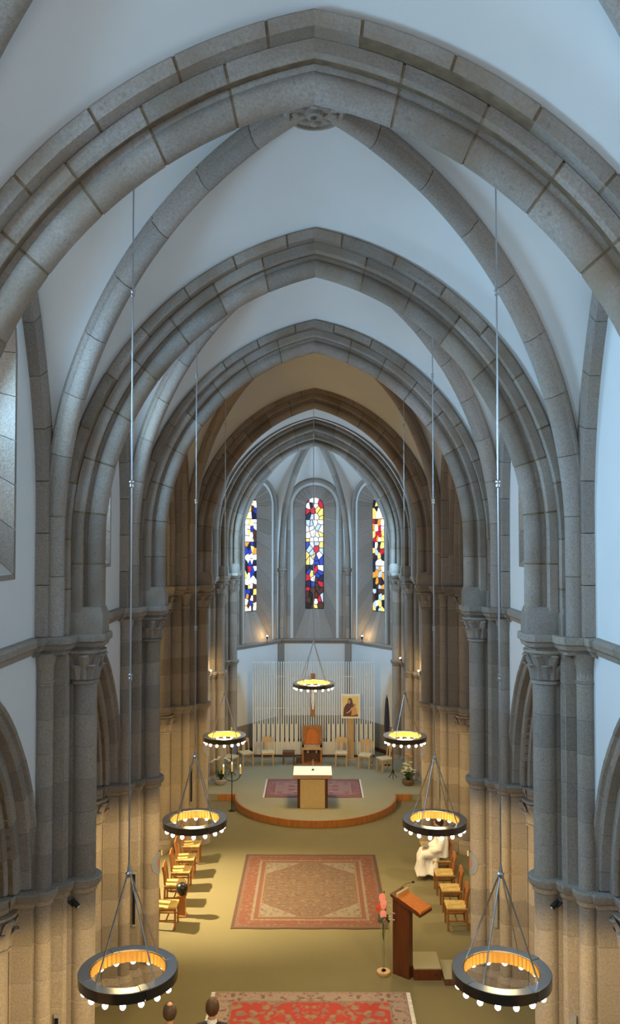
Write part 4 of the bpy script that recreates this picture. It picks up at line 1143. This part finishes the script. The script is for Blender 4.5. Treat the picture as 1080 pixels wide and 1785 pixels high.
for x, y, lab in ((-2.74, 28.2, 'tall thin black candle stand behind the three-branched candelabrum'), (2.55, 27.98, 'tall thin black candle stand beside the potted yellow flowers')):
    root = empty('candle_stand', (x, y, DAIS), lab, 'candle stand')
    MB().tube([(x, y, DAIS + 0.22), (x, y, 1.58)], 0.013, 8).build('stem', 'black_iron', root)
    for k in range(3):
        a = 2 * pi * k / 3 + 0.5
        MB().tube([(x, y, DAIS + 0.30), (x + 0.05 * math.cos(a), y + 0.05 * math.sin(a), DAIS + 0.14), (x + 0.15 * math.cos(a), y + 0.15 * math.sin(a), DAIS + 0.008)], [0.016, 0.014, 0.009], 6).build('leg', 'black_iron', root)
    MB().lathe([(0.012, -0.02), (0.045, 0.0), (0.05, 0.012)], (x, y, 1.58), 12).build('cup', 'black_iron', root)
    MB().tube([(x, y, 1.59), (x, y, 1.80)], 0.026, 10).build('candle', 'candle', root)

# ------------------------------------------------------------------ chairs: front towards +x, origin on the floor
def make_chair(wood, rush):
    root = empty('rush_seat_chair', (0, 0, 0))
    w = 0.205
    for sy in (-1, 1):
        MB().rings([[V(0.19 + a, sy * (w - 0.02) + b, z) for a, b in ((-.019, -.019), (.019, -.019), (.019, .019), (-.019, .019))] for z in (0, 0.44)]).build('leg', wood, root, 0)
        MB().rings([[V(x0 + a, sy * (w - 0.02) + b, z) for a, b in ((-.019, -.019), (.019, -.019), (.019, .019), (-.019, .019))] for z, x0 in ((0, -0.21), (0.44, -0.19), (0.66, -0.21), (0.85, -0.245))]).build('back_post', wood, root, 0)
        MB().box((-0.19, sy * (w - 0.02) - 0.012, 0.17), (0.19, sy * (w - 0.02) + 0.012, 0.195)).build('side_stretcher', wood, root, 0)
        MB().box((-0.19, sy * (w - 0.02) - 0.012, 0.37), (0.19, sy * (w - 0.02) + 0.012, 0.42)).build('side_rail', wood, root, 0)
    for x in (-0.19, 0.19): MB().box((x - 0.012, -w + 0.02, 0.38), (x + 0.012, w - 0.02, 0.42)).build('seat_rail', wood, root, 0)
    MB().box((-0.012, -w + 0.02, 0.16), (0.012, w - 0.02, 0.185)).build('cross_stretcher', wood, root, 0)
    MB().rings([[V(sx * (0.215 - i), sy * (0.21 - i), z) for sx, sy in ((-1, -1), (1, -1), (1, 1), (-1, 1))] for z, i in ((0.415, 0.012), (0.425, 0.0), (0.448, 0.0), (0.458, 0.02), (0.452, 0.12))]).build('seat', rush, root, 0)
    # arched top rail and splat
    n = 8; fr = []
    for i in range(n + 1):
        t = -1 + 2 * i / n; top = 0.86 + 0.05 * (1 - t * t); yy = t * (w - 0.015)
        fr.append([V(-0.236, yy, 0.735), V(-0.250, yy, top), V(-0.228, yy, top), V(-0.214, yy, 0.735)])
    MB().rings(fr).build('top_rail', wood, root)
    MB().rings([[V(x0 + a, b, z) for a, b in ((-.009, -.05), (.009, -.05), (.009, .05), (-.009, .05))] for z, x0 in ((0.44, -0.195), (0.62, -0.205), (0.75, -0.228))]).build('splat', wood, root, 0)
    return root
def set_chair(proto, used, label, group, x, y, rz, z=0.0):
    o = proto if not used else copy_tree(proto)
    o.location = (x, y, z); o.rotation_euler = (0, 0, rz); tag(o, label, 'chair', group)
    return o
red = make_chair('chair_wood', 'rush')
LL = ['farthest chair of the left row, under the ring chandelier', 'second farthest chair of the left row', 'middle chair of the five in the left row', 'left row chair just behind the black ball', 'nearest chair of the left row, before the black ball']
for i, (x, y) in enumerate(((-3.05, 21.33), (-3.06, 20.45), (-3.05, 19.69), (-3.07, 18.94), (-3.05, 17.84))):
    set_chair(red, i > 0, 'reddish wooden rush chair, ' + LL[i], 'wooden chairs of the left row', x, y, 0.0)
RL = [('farthest chair of the right row, beyond the person in white', 2.84, 21.3), ('chair of the right row that the person in white sits on', 2.98, 20.4), ('right row chair next to the person in white', 2.94, 19.55), ('second nearest chair of the right row', 2.95, 18.70), ('nearest chair of the right row, towards the lectern', 2.92, 17.84)]
for lab, x, y in RL: set_chair(red, True, 'reddish wooden rush chair, ' + lab, 'wooden chairs of the right row', x, y, pi)
pale = make_chair('pale_wood', 'rush_pale')
AL = [('leftmost of the chairs, next to the white orchid', -2.86, 29.06, -0.5), ('beside the tall thin left candle stand', -2.38, 29.62, -1.1), ('before the left edge of the white screen', -1.63, 29.68, -1.5), ('left of the icon post', 0.92, 29.62, -1.62), ('right of the icon post', 1.74, 29.32, -1.9), ('beside the right tall candle stand', 2.36, 28.86, -2.7)]
for i, (lab, x, y, rz) in enumerate(AL):
    set_chair(pale, i > 0, 'pale wooden rush chair in the apse, ' + lab, 'pale chairs in the apse', x, y, rz, DAIS)
for i, (x, y) in enumerate(((-2.07, 12.3), (-1.47, 12.42))):
    set_chair(red, True, 'wooden chair under the ' + ('balding person' if i == 0 else 'brown-haired person') + ' at the bottom edge', 'chairs of the congregation', x, y, pi / 2)

# black ball on its stand between the left chairs
X, Y = -2.82, 18.30
root = empty('black_ball_vessel', (X, Y, 0), 'shiny black ball-shaped vessel on a slim brown wooden stand among the left chairs', 'vessel')
MB().rings([[V(X + sx * w, Y + sy * w, z) for sx, sy in ((-1, -1), (1, -1), (1, 1), (-1, 1))] for z, w in ((0, 0.10), (0.03, 0.10), (0.05, 0.075), (0.40, 0.075), (0.43, 0.10), (0.45, 0.10))]).build('stand', 'orange_wood', root, 0)
MB().lathe([(0.05, 0.0), (0.095, 0.03), (0.125, 0.10), (0.12, 0.17), (0.09, 0.22), (0.04, 0.245), (0.005, 0.25)], (X, Y, 0.45), 20).build('ball', 'black', root)

# ------------------------------------------------------------------ lectern with its platform and flowers
A0 = V(1.44, 15.92, 0); e1 = V(0.776, -0.63, 0); e2 = V(0.63, 0.776, 0)
root = empty('lectern', A0 + e1 * 0.17 + e2 * 0.06, 'tall dark red wooden lectern with slanted orange book rest', 'lectern')
def P(a, b_, z): return A0 + e1 * a + e2 * b_ + V(0, 0, z)
MB().add([P(0, 0, 0), P(0.35, 0, 0), P(0.35, 0.13, 0), P(0, 0.13, 0), P(0, 0, 1.42), P(0.35, 0, 1.30), P(0.35, 0.13, 1.30), P(0, 0.13, 1.42)],
         [(0, 3, 2, 1), (4, 5, 6, 7), (0, 1, 5, 4), (1, 2, 6, 5), (2, 3, 7, 6), (3, 0, 4, 7)]).build('body', 'lectern_wood', root, 0)
def slab(a0, a1, b0, b1, z0, z1, t, nm, mat):
    MB().add([P(a0, b0, z0 - t), P(a1, b0, z1 - t), P(a1, b1, z1 - t), P(a0, b1, z0 - t), P(a0, b0, z0), P(a1, b0, z1), P(a1, b1, z1), P(a0, b1, z0)],
             [(0, 3, 2, 1), (4, 5, 6, 7), (0, 1, 5, 4), (1, 2, 6, 5), (2, 3, 7, 6), (3, 0, 4, 7)]).build(nm, mat, root, 0)
slab(-0.02, 0.62, -0.05, 0.36, 1.47, 1.25, 0.055, 'desk', 'lectern_wood')
slab(0.13, 0.60, -0.03, 0.34, 1.435, 1.275, 0.012, 'book_rest', 'desk_wood')
slab(0.10, 0.135, -0.03, 0.34, 1.50, 1.49, 0.07, 'top_ledge', 'pale_wood')
slab(0.585, 0.62, -0.03, 0.34, 1.30, 1.29, 0.045, 'book_stop', 'desk_wood')
MB().tube([P(0.05, 0.2, 1.44), P(0.05, 0.22, 1.52), P(0.12, 0.3, 1.58), P(0.2, 0.36, 1.60)], 0.004, 6).build('microphone_neck', 'black_iron', root)
MB().ball(P(0.21, 0.37, 1.605), 0.022, 8, 6, (1.4, 1, 1)).build('microphone', 'black', root)
root = empty('lectern_platform', (2.03, 15.98, 0), 'low wooden platform with tan carpet behind the lectern', 'platform')
MB().box((1.80, 15.68, 0), (2.30, 16.34, 0.19)).build('box', 'lectern_wood', root, 0)
MB().box((1.80, 15.70, 0.19), (2.30, 16.34, 0.20)).build('carpet_top', 'dais_carpet', root, 0)
MB().ball((2.2, 15.676, 0.1), 0.014, 8, 6).build('knob', 'black_iron', root)
root = empty('platform_step', (2.55, 15.9, 0), 'low dark-sided step beside the lectern platform', 'step')
MB().box((2.33, 15.50, 0), (2.72, 16.2, 0.11)).build('box', 'dark_wood', root, 0)
MB().box((2.33, 15.50, 0.11), (2.72, 16.2, 0.12)).build('carpet_top', 'dais_carpet', root, 0)

rnd = random.Random(5)
def petals(parent, c, r, n, mat, nm='blossom', up=0.3):
    mb = MB(); c = Vector(c)
    for i in range(n):
        a = 2 * pi * i / n + rnd.uniform(0, 0.4); d = V(math.cos(a), math.sin(a), up).normalized(); s_ = d.cross(V(0, 0, 1)).normalized(); q = s_.cross(d)
        mb.add([c, c + d * r * 0.5 + s_ * r * 0.34 + q * r * .12, c + d * r, c + d * r * 0.5 - s_ * r * 0.34 + q * r * .12, c + d * r * 0.5 - q * r * .08], [(0, 1, 2), (0, 2, 3), (0, 4, 1), (0, 3, 4), (1, 4, 2), (2, 4, 3)])
    return mb.build(nm, mat, parent, 0)
def leafblade(parent, pts, w, mat='leaf', nm='leaf'):
    mb = MB(); pts = [Vector(p) for p in pts]; rows = []
    for i, p in enumerate(pts):
        d = (pts[min(i + 1, len(pts) - 1)] - pts[max(i - 1, 0)]).normalized(); s_ = d.cross(V(0, 0, 1))
        s_ = s_.normalized() if s_.length > 0.05 else V(1, 0, 0)
        k = w * (0.25 + math.sin(pi * min(1, (i + 0.3) / (len(pts) - 0.4))))
        rows.append([p - s_ * k, p + V(0, 0, 0.006) , p + s_ * k, p - V(0, 0, 0.004)])
    mb.rings(rows); return mb.build(nm, mat, parent, 0)
FX, FY = 1.27, 15.92
root = empty('flower_stand', (FX, FY, 0), 'tall clear vase of pink and red flowers on a round wooden disc', 'flower arrangement')
MB().lathe([(0.12, 0), (0.125, 0.01), (0.125, 0.05), (0.118, 0.055)], (FX, FY, 0), 24).build('wooden_disc', 'pale_wood', root)
MB().lathe([(0.045, 0.0), (0.045, 0.01), (0.018, 0.03), (0.018, 0.62), (0.05, 0.86), (0.047, 0.86), (0.014, 0.62), (0.014, 0.04)], (FX, FY, 0.055), 14).build('glass_vase', 'glass', root)
for i, (dx, dy, z, mt) in enumerate(((-0.10, 0.0, 1.20, 'petal_red'), (-0.02, 0.02, 1.36, 'petal_pink'), (0.0, -0.01, 1.26, 'petal_pink'), (-0.01, -0.05, 1.08, 'petal_pink'))):
    st = MB().tube([(FX, FY, 0.6), (FX + dx * .5, FY + dy * .5, 0.95), (FX + dx, FY + dy, z)], 0.005, 6).build('stem', 'stem_green', root)
    mb = MB(); c = V(FX + dx, FY + dy, z); n = 12; k = 0.10 if i else 0.07
    rim = [c + V(k * 0.62 * math.sin(2 * pi * j / n), -0.02, k * (math.cos(2 * pi * j / n) + 0.25 * abs(math.sin(2 * pi * j / n)))) for j in range(n)]
    mb.add([c + V(0, -0.03, 0)] + rim + [c + V(0, 0.005, 0)], [(0, 1 + j, 1 + (j + 1) % n) for j in range(n)] + [(n + 1, 1 + (j + 1) % n, 1 + j) for j in range(n)])
    mb.build('spathe', mt, st, 0)
for i in range(9):
    a = rnd.uniform(0, 2 * pi); r = rnd.uniform(0.06, 0.13)
    leafblade(root, [(FX, FY, 0.98), (FX + r * .5 * math.cos(a), FY + r * .5 * math.sin(a), 1.06), (FX + r * math.cos(a), FY + r * math.sin(a), 1.02 - rnd.uniform(0, 0.08))], 0.065)
for i in range(7):
    z = rnd.uniform(1.02, 1.42); x = FX + rnd.uniform(0.08, 0.20)
    st = MB().tube([(FX, FY, 0.95), (FX + 0.05, FY - 0.06, (0.95 + z) / 2 + .05), (x, FY - 0.14, z)], 0.003, 5).build('spray_stem', 'stem_green', root)
    petals(st, (x, FY - 0.14, z), 0.035, 6, 'petal_purple')
for i in range(6):
    x = FX + rnd.uniform(-0.1, 0.1)
    MB().tube([(FX, FY, 0.98), (x, FY - 0.04, 0.9), (x + 0.01, FY - 0.05, rnd.uniform(0.45, 0.7))], 0.004, 5).build('trailing_strand', 'stem_green', root)
for i in range(5):
    x = FX + rnd.uniform(-.02, .12)
    leafblade(root, [(FX, FY, 1.0), (x, FY, 1.25), (x + rnd.uniform(-.03, .03), FY, rnd.uniform(1.38, 1.5))], 0.012, 'stem_green', 'blade')

X, Y = -2.98, 27.28
root = empty('potted_orchid', (X, Y, DAIS), 'white orchid in a grey bowl beside the left apse chairs', 'potted plant')
MB().lathe([(0.10, 0), (0.17, 0.06), (0.20, 0.16), (0.19, 0.17), (0.0, 0.15)], (X, Y, DAIS), 18).build('bowl', 'pot_grey', root)
for i in range(14):
    a = 2 * pi * i / 14 + rnd.uniform(-.2, .2); r = rnd.uniform(0.12, 0.26)
    leafblade(root, [(X, Y, DAIS + 0.15), (X + r * .5 * math.cos(a), Y + r * .5 * math.sin(a), DAIS + rnd.uniform(0.28, 0.42)), (X + r * math.cos(a), Y + r * math.sin(a), DAIS + rnd.uniform(0.2, 0.4))], 0.045)
for s_, hh in ((-1, 0.78), (-0.3, 0.86), (0.9, 0.82)):
    pts = [V(X, Y, DAIS + 0.15), V(X + s_ * 0.06, Y, DAIS + 0.5), V(X + s_ * 0.16, Y, DAIS + hh), V(X + s_ * 0.30, Y - 0.03, DAIS + hh - 0.08)]
    st = MB().tube(pts, 0.006, 6).build('stem', 'stem_green', root)
    for k in range(5):
        p = pts[2].lerp(pts[3], k / 4) + V(0, -0.02, 0.02 * (k % 2)); petals(st, p, 0.065, 5, 'petal_white')
X, Y = 2.97, 27.28
root = empty('potted_flowers', (X, Y, DAIS), 'bunch of white and yellow flowers with orange lilies in a round basket', 'potted plant')
MB().lathe([(0.14, 0), (0.19, 0.06), (0.20, 0.15), (0.17, 0.17), (0.0, 0.15)], (X, Y, DAIS), 18).build('basket', 'basket', root)
for i in range(16):
    a = 2 * pi * i / 16; r = rnd.uniform(0.12, 0.24)
    leafblade(root, [(X, Y, DAIS + 0.15), (X + r * .6 * math.cos(a), Y + r * .6 * math.sin(a), DAIS + 0.32), (X + r * math.cos(a), Y + r * math.sin(a), DAIS + rnd.uniform(0.2, 0.45))], 0.05)
for i in range(34):
    a = rnd.uniform(0, 2 * pi); z = rnd.uniform(0.25, 0.68); r = 0.21 * math.sqrt(rnd.uniform(0.2, 1)) * (1.1 - abs(z - 0.45))
    petals(root, (X + r * math.cos(a), Y + r * math.sin(a), DAIS + z), 0.055, 6, 'petal_yellow' if rnd.random() < 0.45 else 'petal_white')
for i in range(6):
    x = X + rnd.uniform(-0.12, 0.10); z = rnd.uniform(0.72, 0.95)
    st = MB().tube([(X, Y, DAIS + 0.3), (x, Y, DAIS + z)], 0.005, 6).build('stem', 'stem_green', root)
    petals(st, (x, Y, DAIS + z), 0.075, 6, 'petal_orange', up=0.8)

# ------------------------------------------------------------------ people
def fuse(mb, name, voxel, smooth_it=4):
    me = mb.mesh(name + '_raw', None, 0); o = bpy.data.objects.new(name + '_raw', me); C.objects.link(o)
    r = o.modifiers.new('r', 'REMESH'); r.mode = 'VOXEL'; r.voxel_size = voxel; r.use_smooth_shade = True
    if smooth_it:
        s_ = o.modifiers.new('s', 'SMOOTH'); s_.iterations = smooth_it; s_.factor = 0.5
    dg = bpy.context.evaluated_depsgraph_get(); dg.update()
    out = bpy.data.meshes.new_from_object(o.evaluated_get(dg)); out.name = name
    bpy.data.objects.remove(o); bpy.data.meshes.remove(me)
    return out
def body_mesh(mb_extra=None, tilt=0.0):
    """seated body facing +x, seat top at z 0.46"""
    mb = MB()
    mb.ball((0.035, 0, 1.255), 0.105, 18, 14, (0.95, 0.76, 1.18))          # skull
    mb.ball((0.085, 0, 1.205), 0.06, 12, 10, (0.8, 0.85, 1.0))             # jaw
    mb.tube([(0.13, 0, 1.265), (0.152, 0, 1.235), (0.148, 0, 1.225)], [0.010, 0.017, 0.012], 8)   # nose
    for s_ in (-1, 1):
        mb.ball((0.128, s_ * 0.034, 1.272), 0.014, 8, 6)
        mb.ball((0.03, s_ * 0.082, 1.245), 0.028, 8, 6, (0.8, 0.35, 1.15))
    mb.ball((0.138, 0, 1.192), 0.016, 8, 6, (0.6, 1.5, 0.5))
    mb.tube([(0.0, 0, 1.02), (0.012, 0, 1.10), (0.025, 0, 1.19)], [0.07, 0.055, 0.056], 12)
    for dy in (-0.09, 0.0, 0.09):
        mb.tube([(-0.02, dy, 0.50), (-0.03, dy, 0.72), (-0.015, dy, 0.90), (-0.01, dy * 0.8, 1.02)], [0.115, 0.105, 0.11, 0.06], 12)
    for s_ in (-1, 1):
        mb.tube([(-0.01, s_ * 0.06, 1.0), (-0.01, s_ * 0.175, 0.98), (0.02, s_ * 0.22, 0.84), (0.06, s_ * 0.235, 0.71), (0.19, s_ * 0.16, 0.645), (0.31, s_ * 0.075, 0.625)], [0.06, 0.058, 0.046, 0.042, 0.036, 0.027], 10)
        mb.ball((0.345, s_ * 0.065, 0.622), 0.042, 10, 8, (1.1, 0.95, 0.5))
        for k in range(4):
            L = (0.068, 0.078, 0.073, 0.058)[k]; y0 = s_ * (0.098 - 0.022 * k)
            mb.tube([(0.365, y0, 0.622), (0.365 + L * .55, y0 - s_ * .004, 0.618), (0.365 + L, y0 - s_ * .008, 0.602)], [0.0105, 0.0095, 0.008], 6)
        mb.tube([(0.335, s_ * 0.03, 0.625), (0.365, s_ * 0.012, 0.63), (0.39, s_ * 0.008, 0.628)], [0.012, 0.010, 0.009], 6)
        mb.tube([(0.0, s_ * 0.09, 0.55), (0.2, s_ * 0.11, 0.545), (0.42, s_ * 0.12, 0.51), (0.44, s_ * 0.12, 0.44), (0.42, s_ * 0.13, 0.22), (0.40, s_ * 0.13, 0.09)], [0.095, 0.085, 0.065, 0.058, 0.048, 0.036], 10)
        mb.tube([(0.37, s_ * 0.13, 0.055), (0.45, s_ * 0.135, 0.042), (0.56, s_ * 0.14, 0.032)], [0.042, 0.04, 0.026], 10)
    return fuse(mb, 'person_body', 0.0095, 3)
BODY = body_mesh()
def hair_mesh(bald=False):
    v = MB(); rows = []; n = 24
    for i in range(9):
        ph = pi * 0.5 * (1.0 - i / 8.0) - (0.38 * i / 8.0)
        row = []
        for j in range(n):
            a = 2 * pi * j / n
            back = 0.5 - 0.5 * math.cos(a)
            p2 = ph - (0.75 * back if i > 3 else 0.75 * back * i / 4) * (i / 8.0) + (0.28 * (1 - back) * (i / 8.0))
            rr = 0.113 * (1 + 0.03 * math.sin(7 * a + i))
            row.append(V(0.030 + rr * 0.97 * max(math.cos(p2), 0.02) * math.cos(a), rr * 0.88 * max(math.cos(p2), 0.02) * math.sin(a), 1.257 + rr * 1.17 * math.sin(p2)))
        rows.append(row)
    if bald: rows = rows[2:]
    else: rows[0] = [V(0.03, 0, 1.257 + 0.113 * 1.17)] * n
    inner = [[V(0.035 + (p.x - 0.035) * 0.9, p.y * 0.9, 1.255 + (p.z - 1.255) * 0.9) for p in r] for r in reversed(rows)]
    v.rings(rows + inner + ([rows[0]] if bald else []), caps=False)
    return v.mesh('hair', None, 60)
def person(label, x, y, z, rz, hair, hair_mat, cloth):
    root = empty('person', (0, 0, 0), label, 'person')
    b_ = bpy.data.objects.new('body', BODY.copy()); C.objects.link(b_); b_.parent = root; b_.data.materials.append(M['skin'])
    h = bpy.data.objects.new('hair', hair); C.objects.link(h); h.parent = root
    if not hair.materials: hair.materials.append(M[hair_mat])
    for nm, me, mt in cloth:
        o = bpy.data.objects.new(nm, me); C.objects.link(o); o.parent = root; me.materials.append(M[mt])
    root.location = (x, y, z); root.rotation_euler = (0, 0, rz)
    return root
# white robe
mb = MB()
for dy in (-0.10, 0.0, 0.10): mb.tube([(-0.03, dy, 0.48), (-0.05, dy, 0.72), (-0.03, dy, 0.92), (-0.01, dy * 0.75, 1.06)], [0.155, 0.135, 0.135, 0.07], 12)
for s_ in (-1, 1):
    mb.tube([(0.0, s_ * 0.09, 0.555), (0.22, s_ * 0.12, 0.555), (0.44, s_ * 0.13, 0.525), (0.47, s_ * 0.135, 0.44), (0.46, s_ * 0.15, 0.22), (0.46, s_ * 0.17, 0.06)], [0.12, 0.11, 0.09, 0.085, 0.095, 0.12], 10)
    mb.tube([(-0.01, s_ * 0.05, 1.02), (-0.01, s_ * 0.18, 0.99), (0.02, s_ * 0.235, 0.84), (0.06, s_ * 0.25, 0.70), (0.19, s_ * 0.17, 0.635), (0.27, s_ * 0.11, 0.61)], [0.075, 0.085, 0.08, 0.085, 0.085, 0.075], 10)
    mb.tube([(0.12, s_ * 0.10, 0.50), (0.16, s_ * 0.13, 0.26), (0.20, s_ * 0.16, 0.06)], [0.10, 0.10, 0.12], 10)
mb.tube([(0.1, 0, 0.52), (0.44, 0, 0.50), (0.47, 0, 0.40), (0.46, 0, 0.06)], [0.12, 0.08, 0.08, 0.11], 10)
mb.tube([(0.30, 0.0, 0.40), (0.33, 0, 0.06)], [0.15, 0.17], 12)
for i in range(7):
    a = -1.2 + 0.4 * i
    mb.tube([(0.45, 0.13 * a, 0.50), (0.55 - 0.02 * abs(a), 0.17 * a, 0.25), (0.57, 0.20 * a, 0.05)], [0.015, 0.022, 0.03], 6)
robe = fuse(mb, 'robe', 0.016, 4)
person('person in a long white robe sitting on the right chair row, hands in lap', 2.98, 20.40, 0.045, pi, hair_mesh(), 'hair_dark', [('robe', robe, 'robe')])
tag(MB().box((2.56, 20.31, 0.735), (2.70, 20.49, 0.75)).build('prayer_book', 'enamel_blue'), 'small grey-blue booklet lying in the lap of the person in white', 'book')
def jacket_mesh(nm):
    mb = MB()
    for dy in (-0.11, 0.0, 0.11): mb.tube([(-0.02, dy, 0.47), (-0.035, dy, 0.72), (-0.02, dy, 0.92), (-0.01, dy * 0.8, 1.035)], [0.14, 0.125, 0.128, 0.07], 12)
    for s_ in (-1, 1):
        mb.tube([(-0.01, s_ * 0.06, 1.01), (-0.01, s_ * 0.18, 0.99), (0.02, s_ * 0.225, 0.84), (0.06, s_ * 0.24, 0.71), (0.19, s_ * 0.16, 0.645), (0.285, s_ * 0.09, 0.627)], [0.07, 0.072, 0.06, 0.055, 0.05, 0.042], 10)
    return fuse(mb, nm, 0.016, 4)
def trousers_mesh(nm):
    mb = MB()
    for s_ in (-1, 1): mb.tube([(-0.02, s_ * 0.09, 0.55), (0.2, s_ * 0.11, 0.548), (0.43, s_ * 0.12, 0.51), (0.45, s_ * 0.12, 0.44), (0.42, s_ * 0.13, 0.22), (0.40, s_ * 0.13, 0.10)], [0.12, 0.105, 0.082, 0.075, 0.065, 0.06], 10)
    return fuse(mb, nm, 0.016, 3)
def collar_mesh():
    return MB().rings([[V(0.005 + r * math.cos(2 * pi * k / 20), r * math.sin(2 * pi * k / 20), z) for k in range(20)] for r, z in ((0.075, 1.06), (0.066, 1.115), (0.062, 1.115), (0.07, 1.06))], caps=False).mesh('shirt_collar')
person('balding person seen from behind at the bottom edge', -2.06, 12.26, 0.03, pi / 2, hair_mesh(True), 'hair_grey', [('jacket', jacket_mesh('jacket_brown'), 'jacket_brown'), ('trousers', trousers_mesh('trousers_a'), 'jacket_brown')])
person('brown-haired person with white collar and dark jacket at the bottom edge', -1.47, 12.38, 0.03, pi / 2, hair_mesh(), 'hair_brown', [('jacket', jacket_mesh('jacket_dark'), 'jacket'), ('trousers', trousers_mesh('trousers_b'), 'jacket'), ('shirt_collar', collar_mesh(), 'collar')])
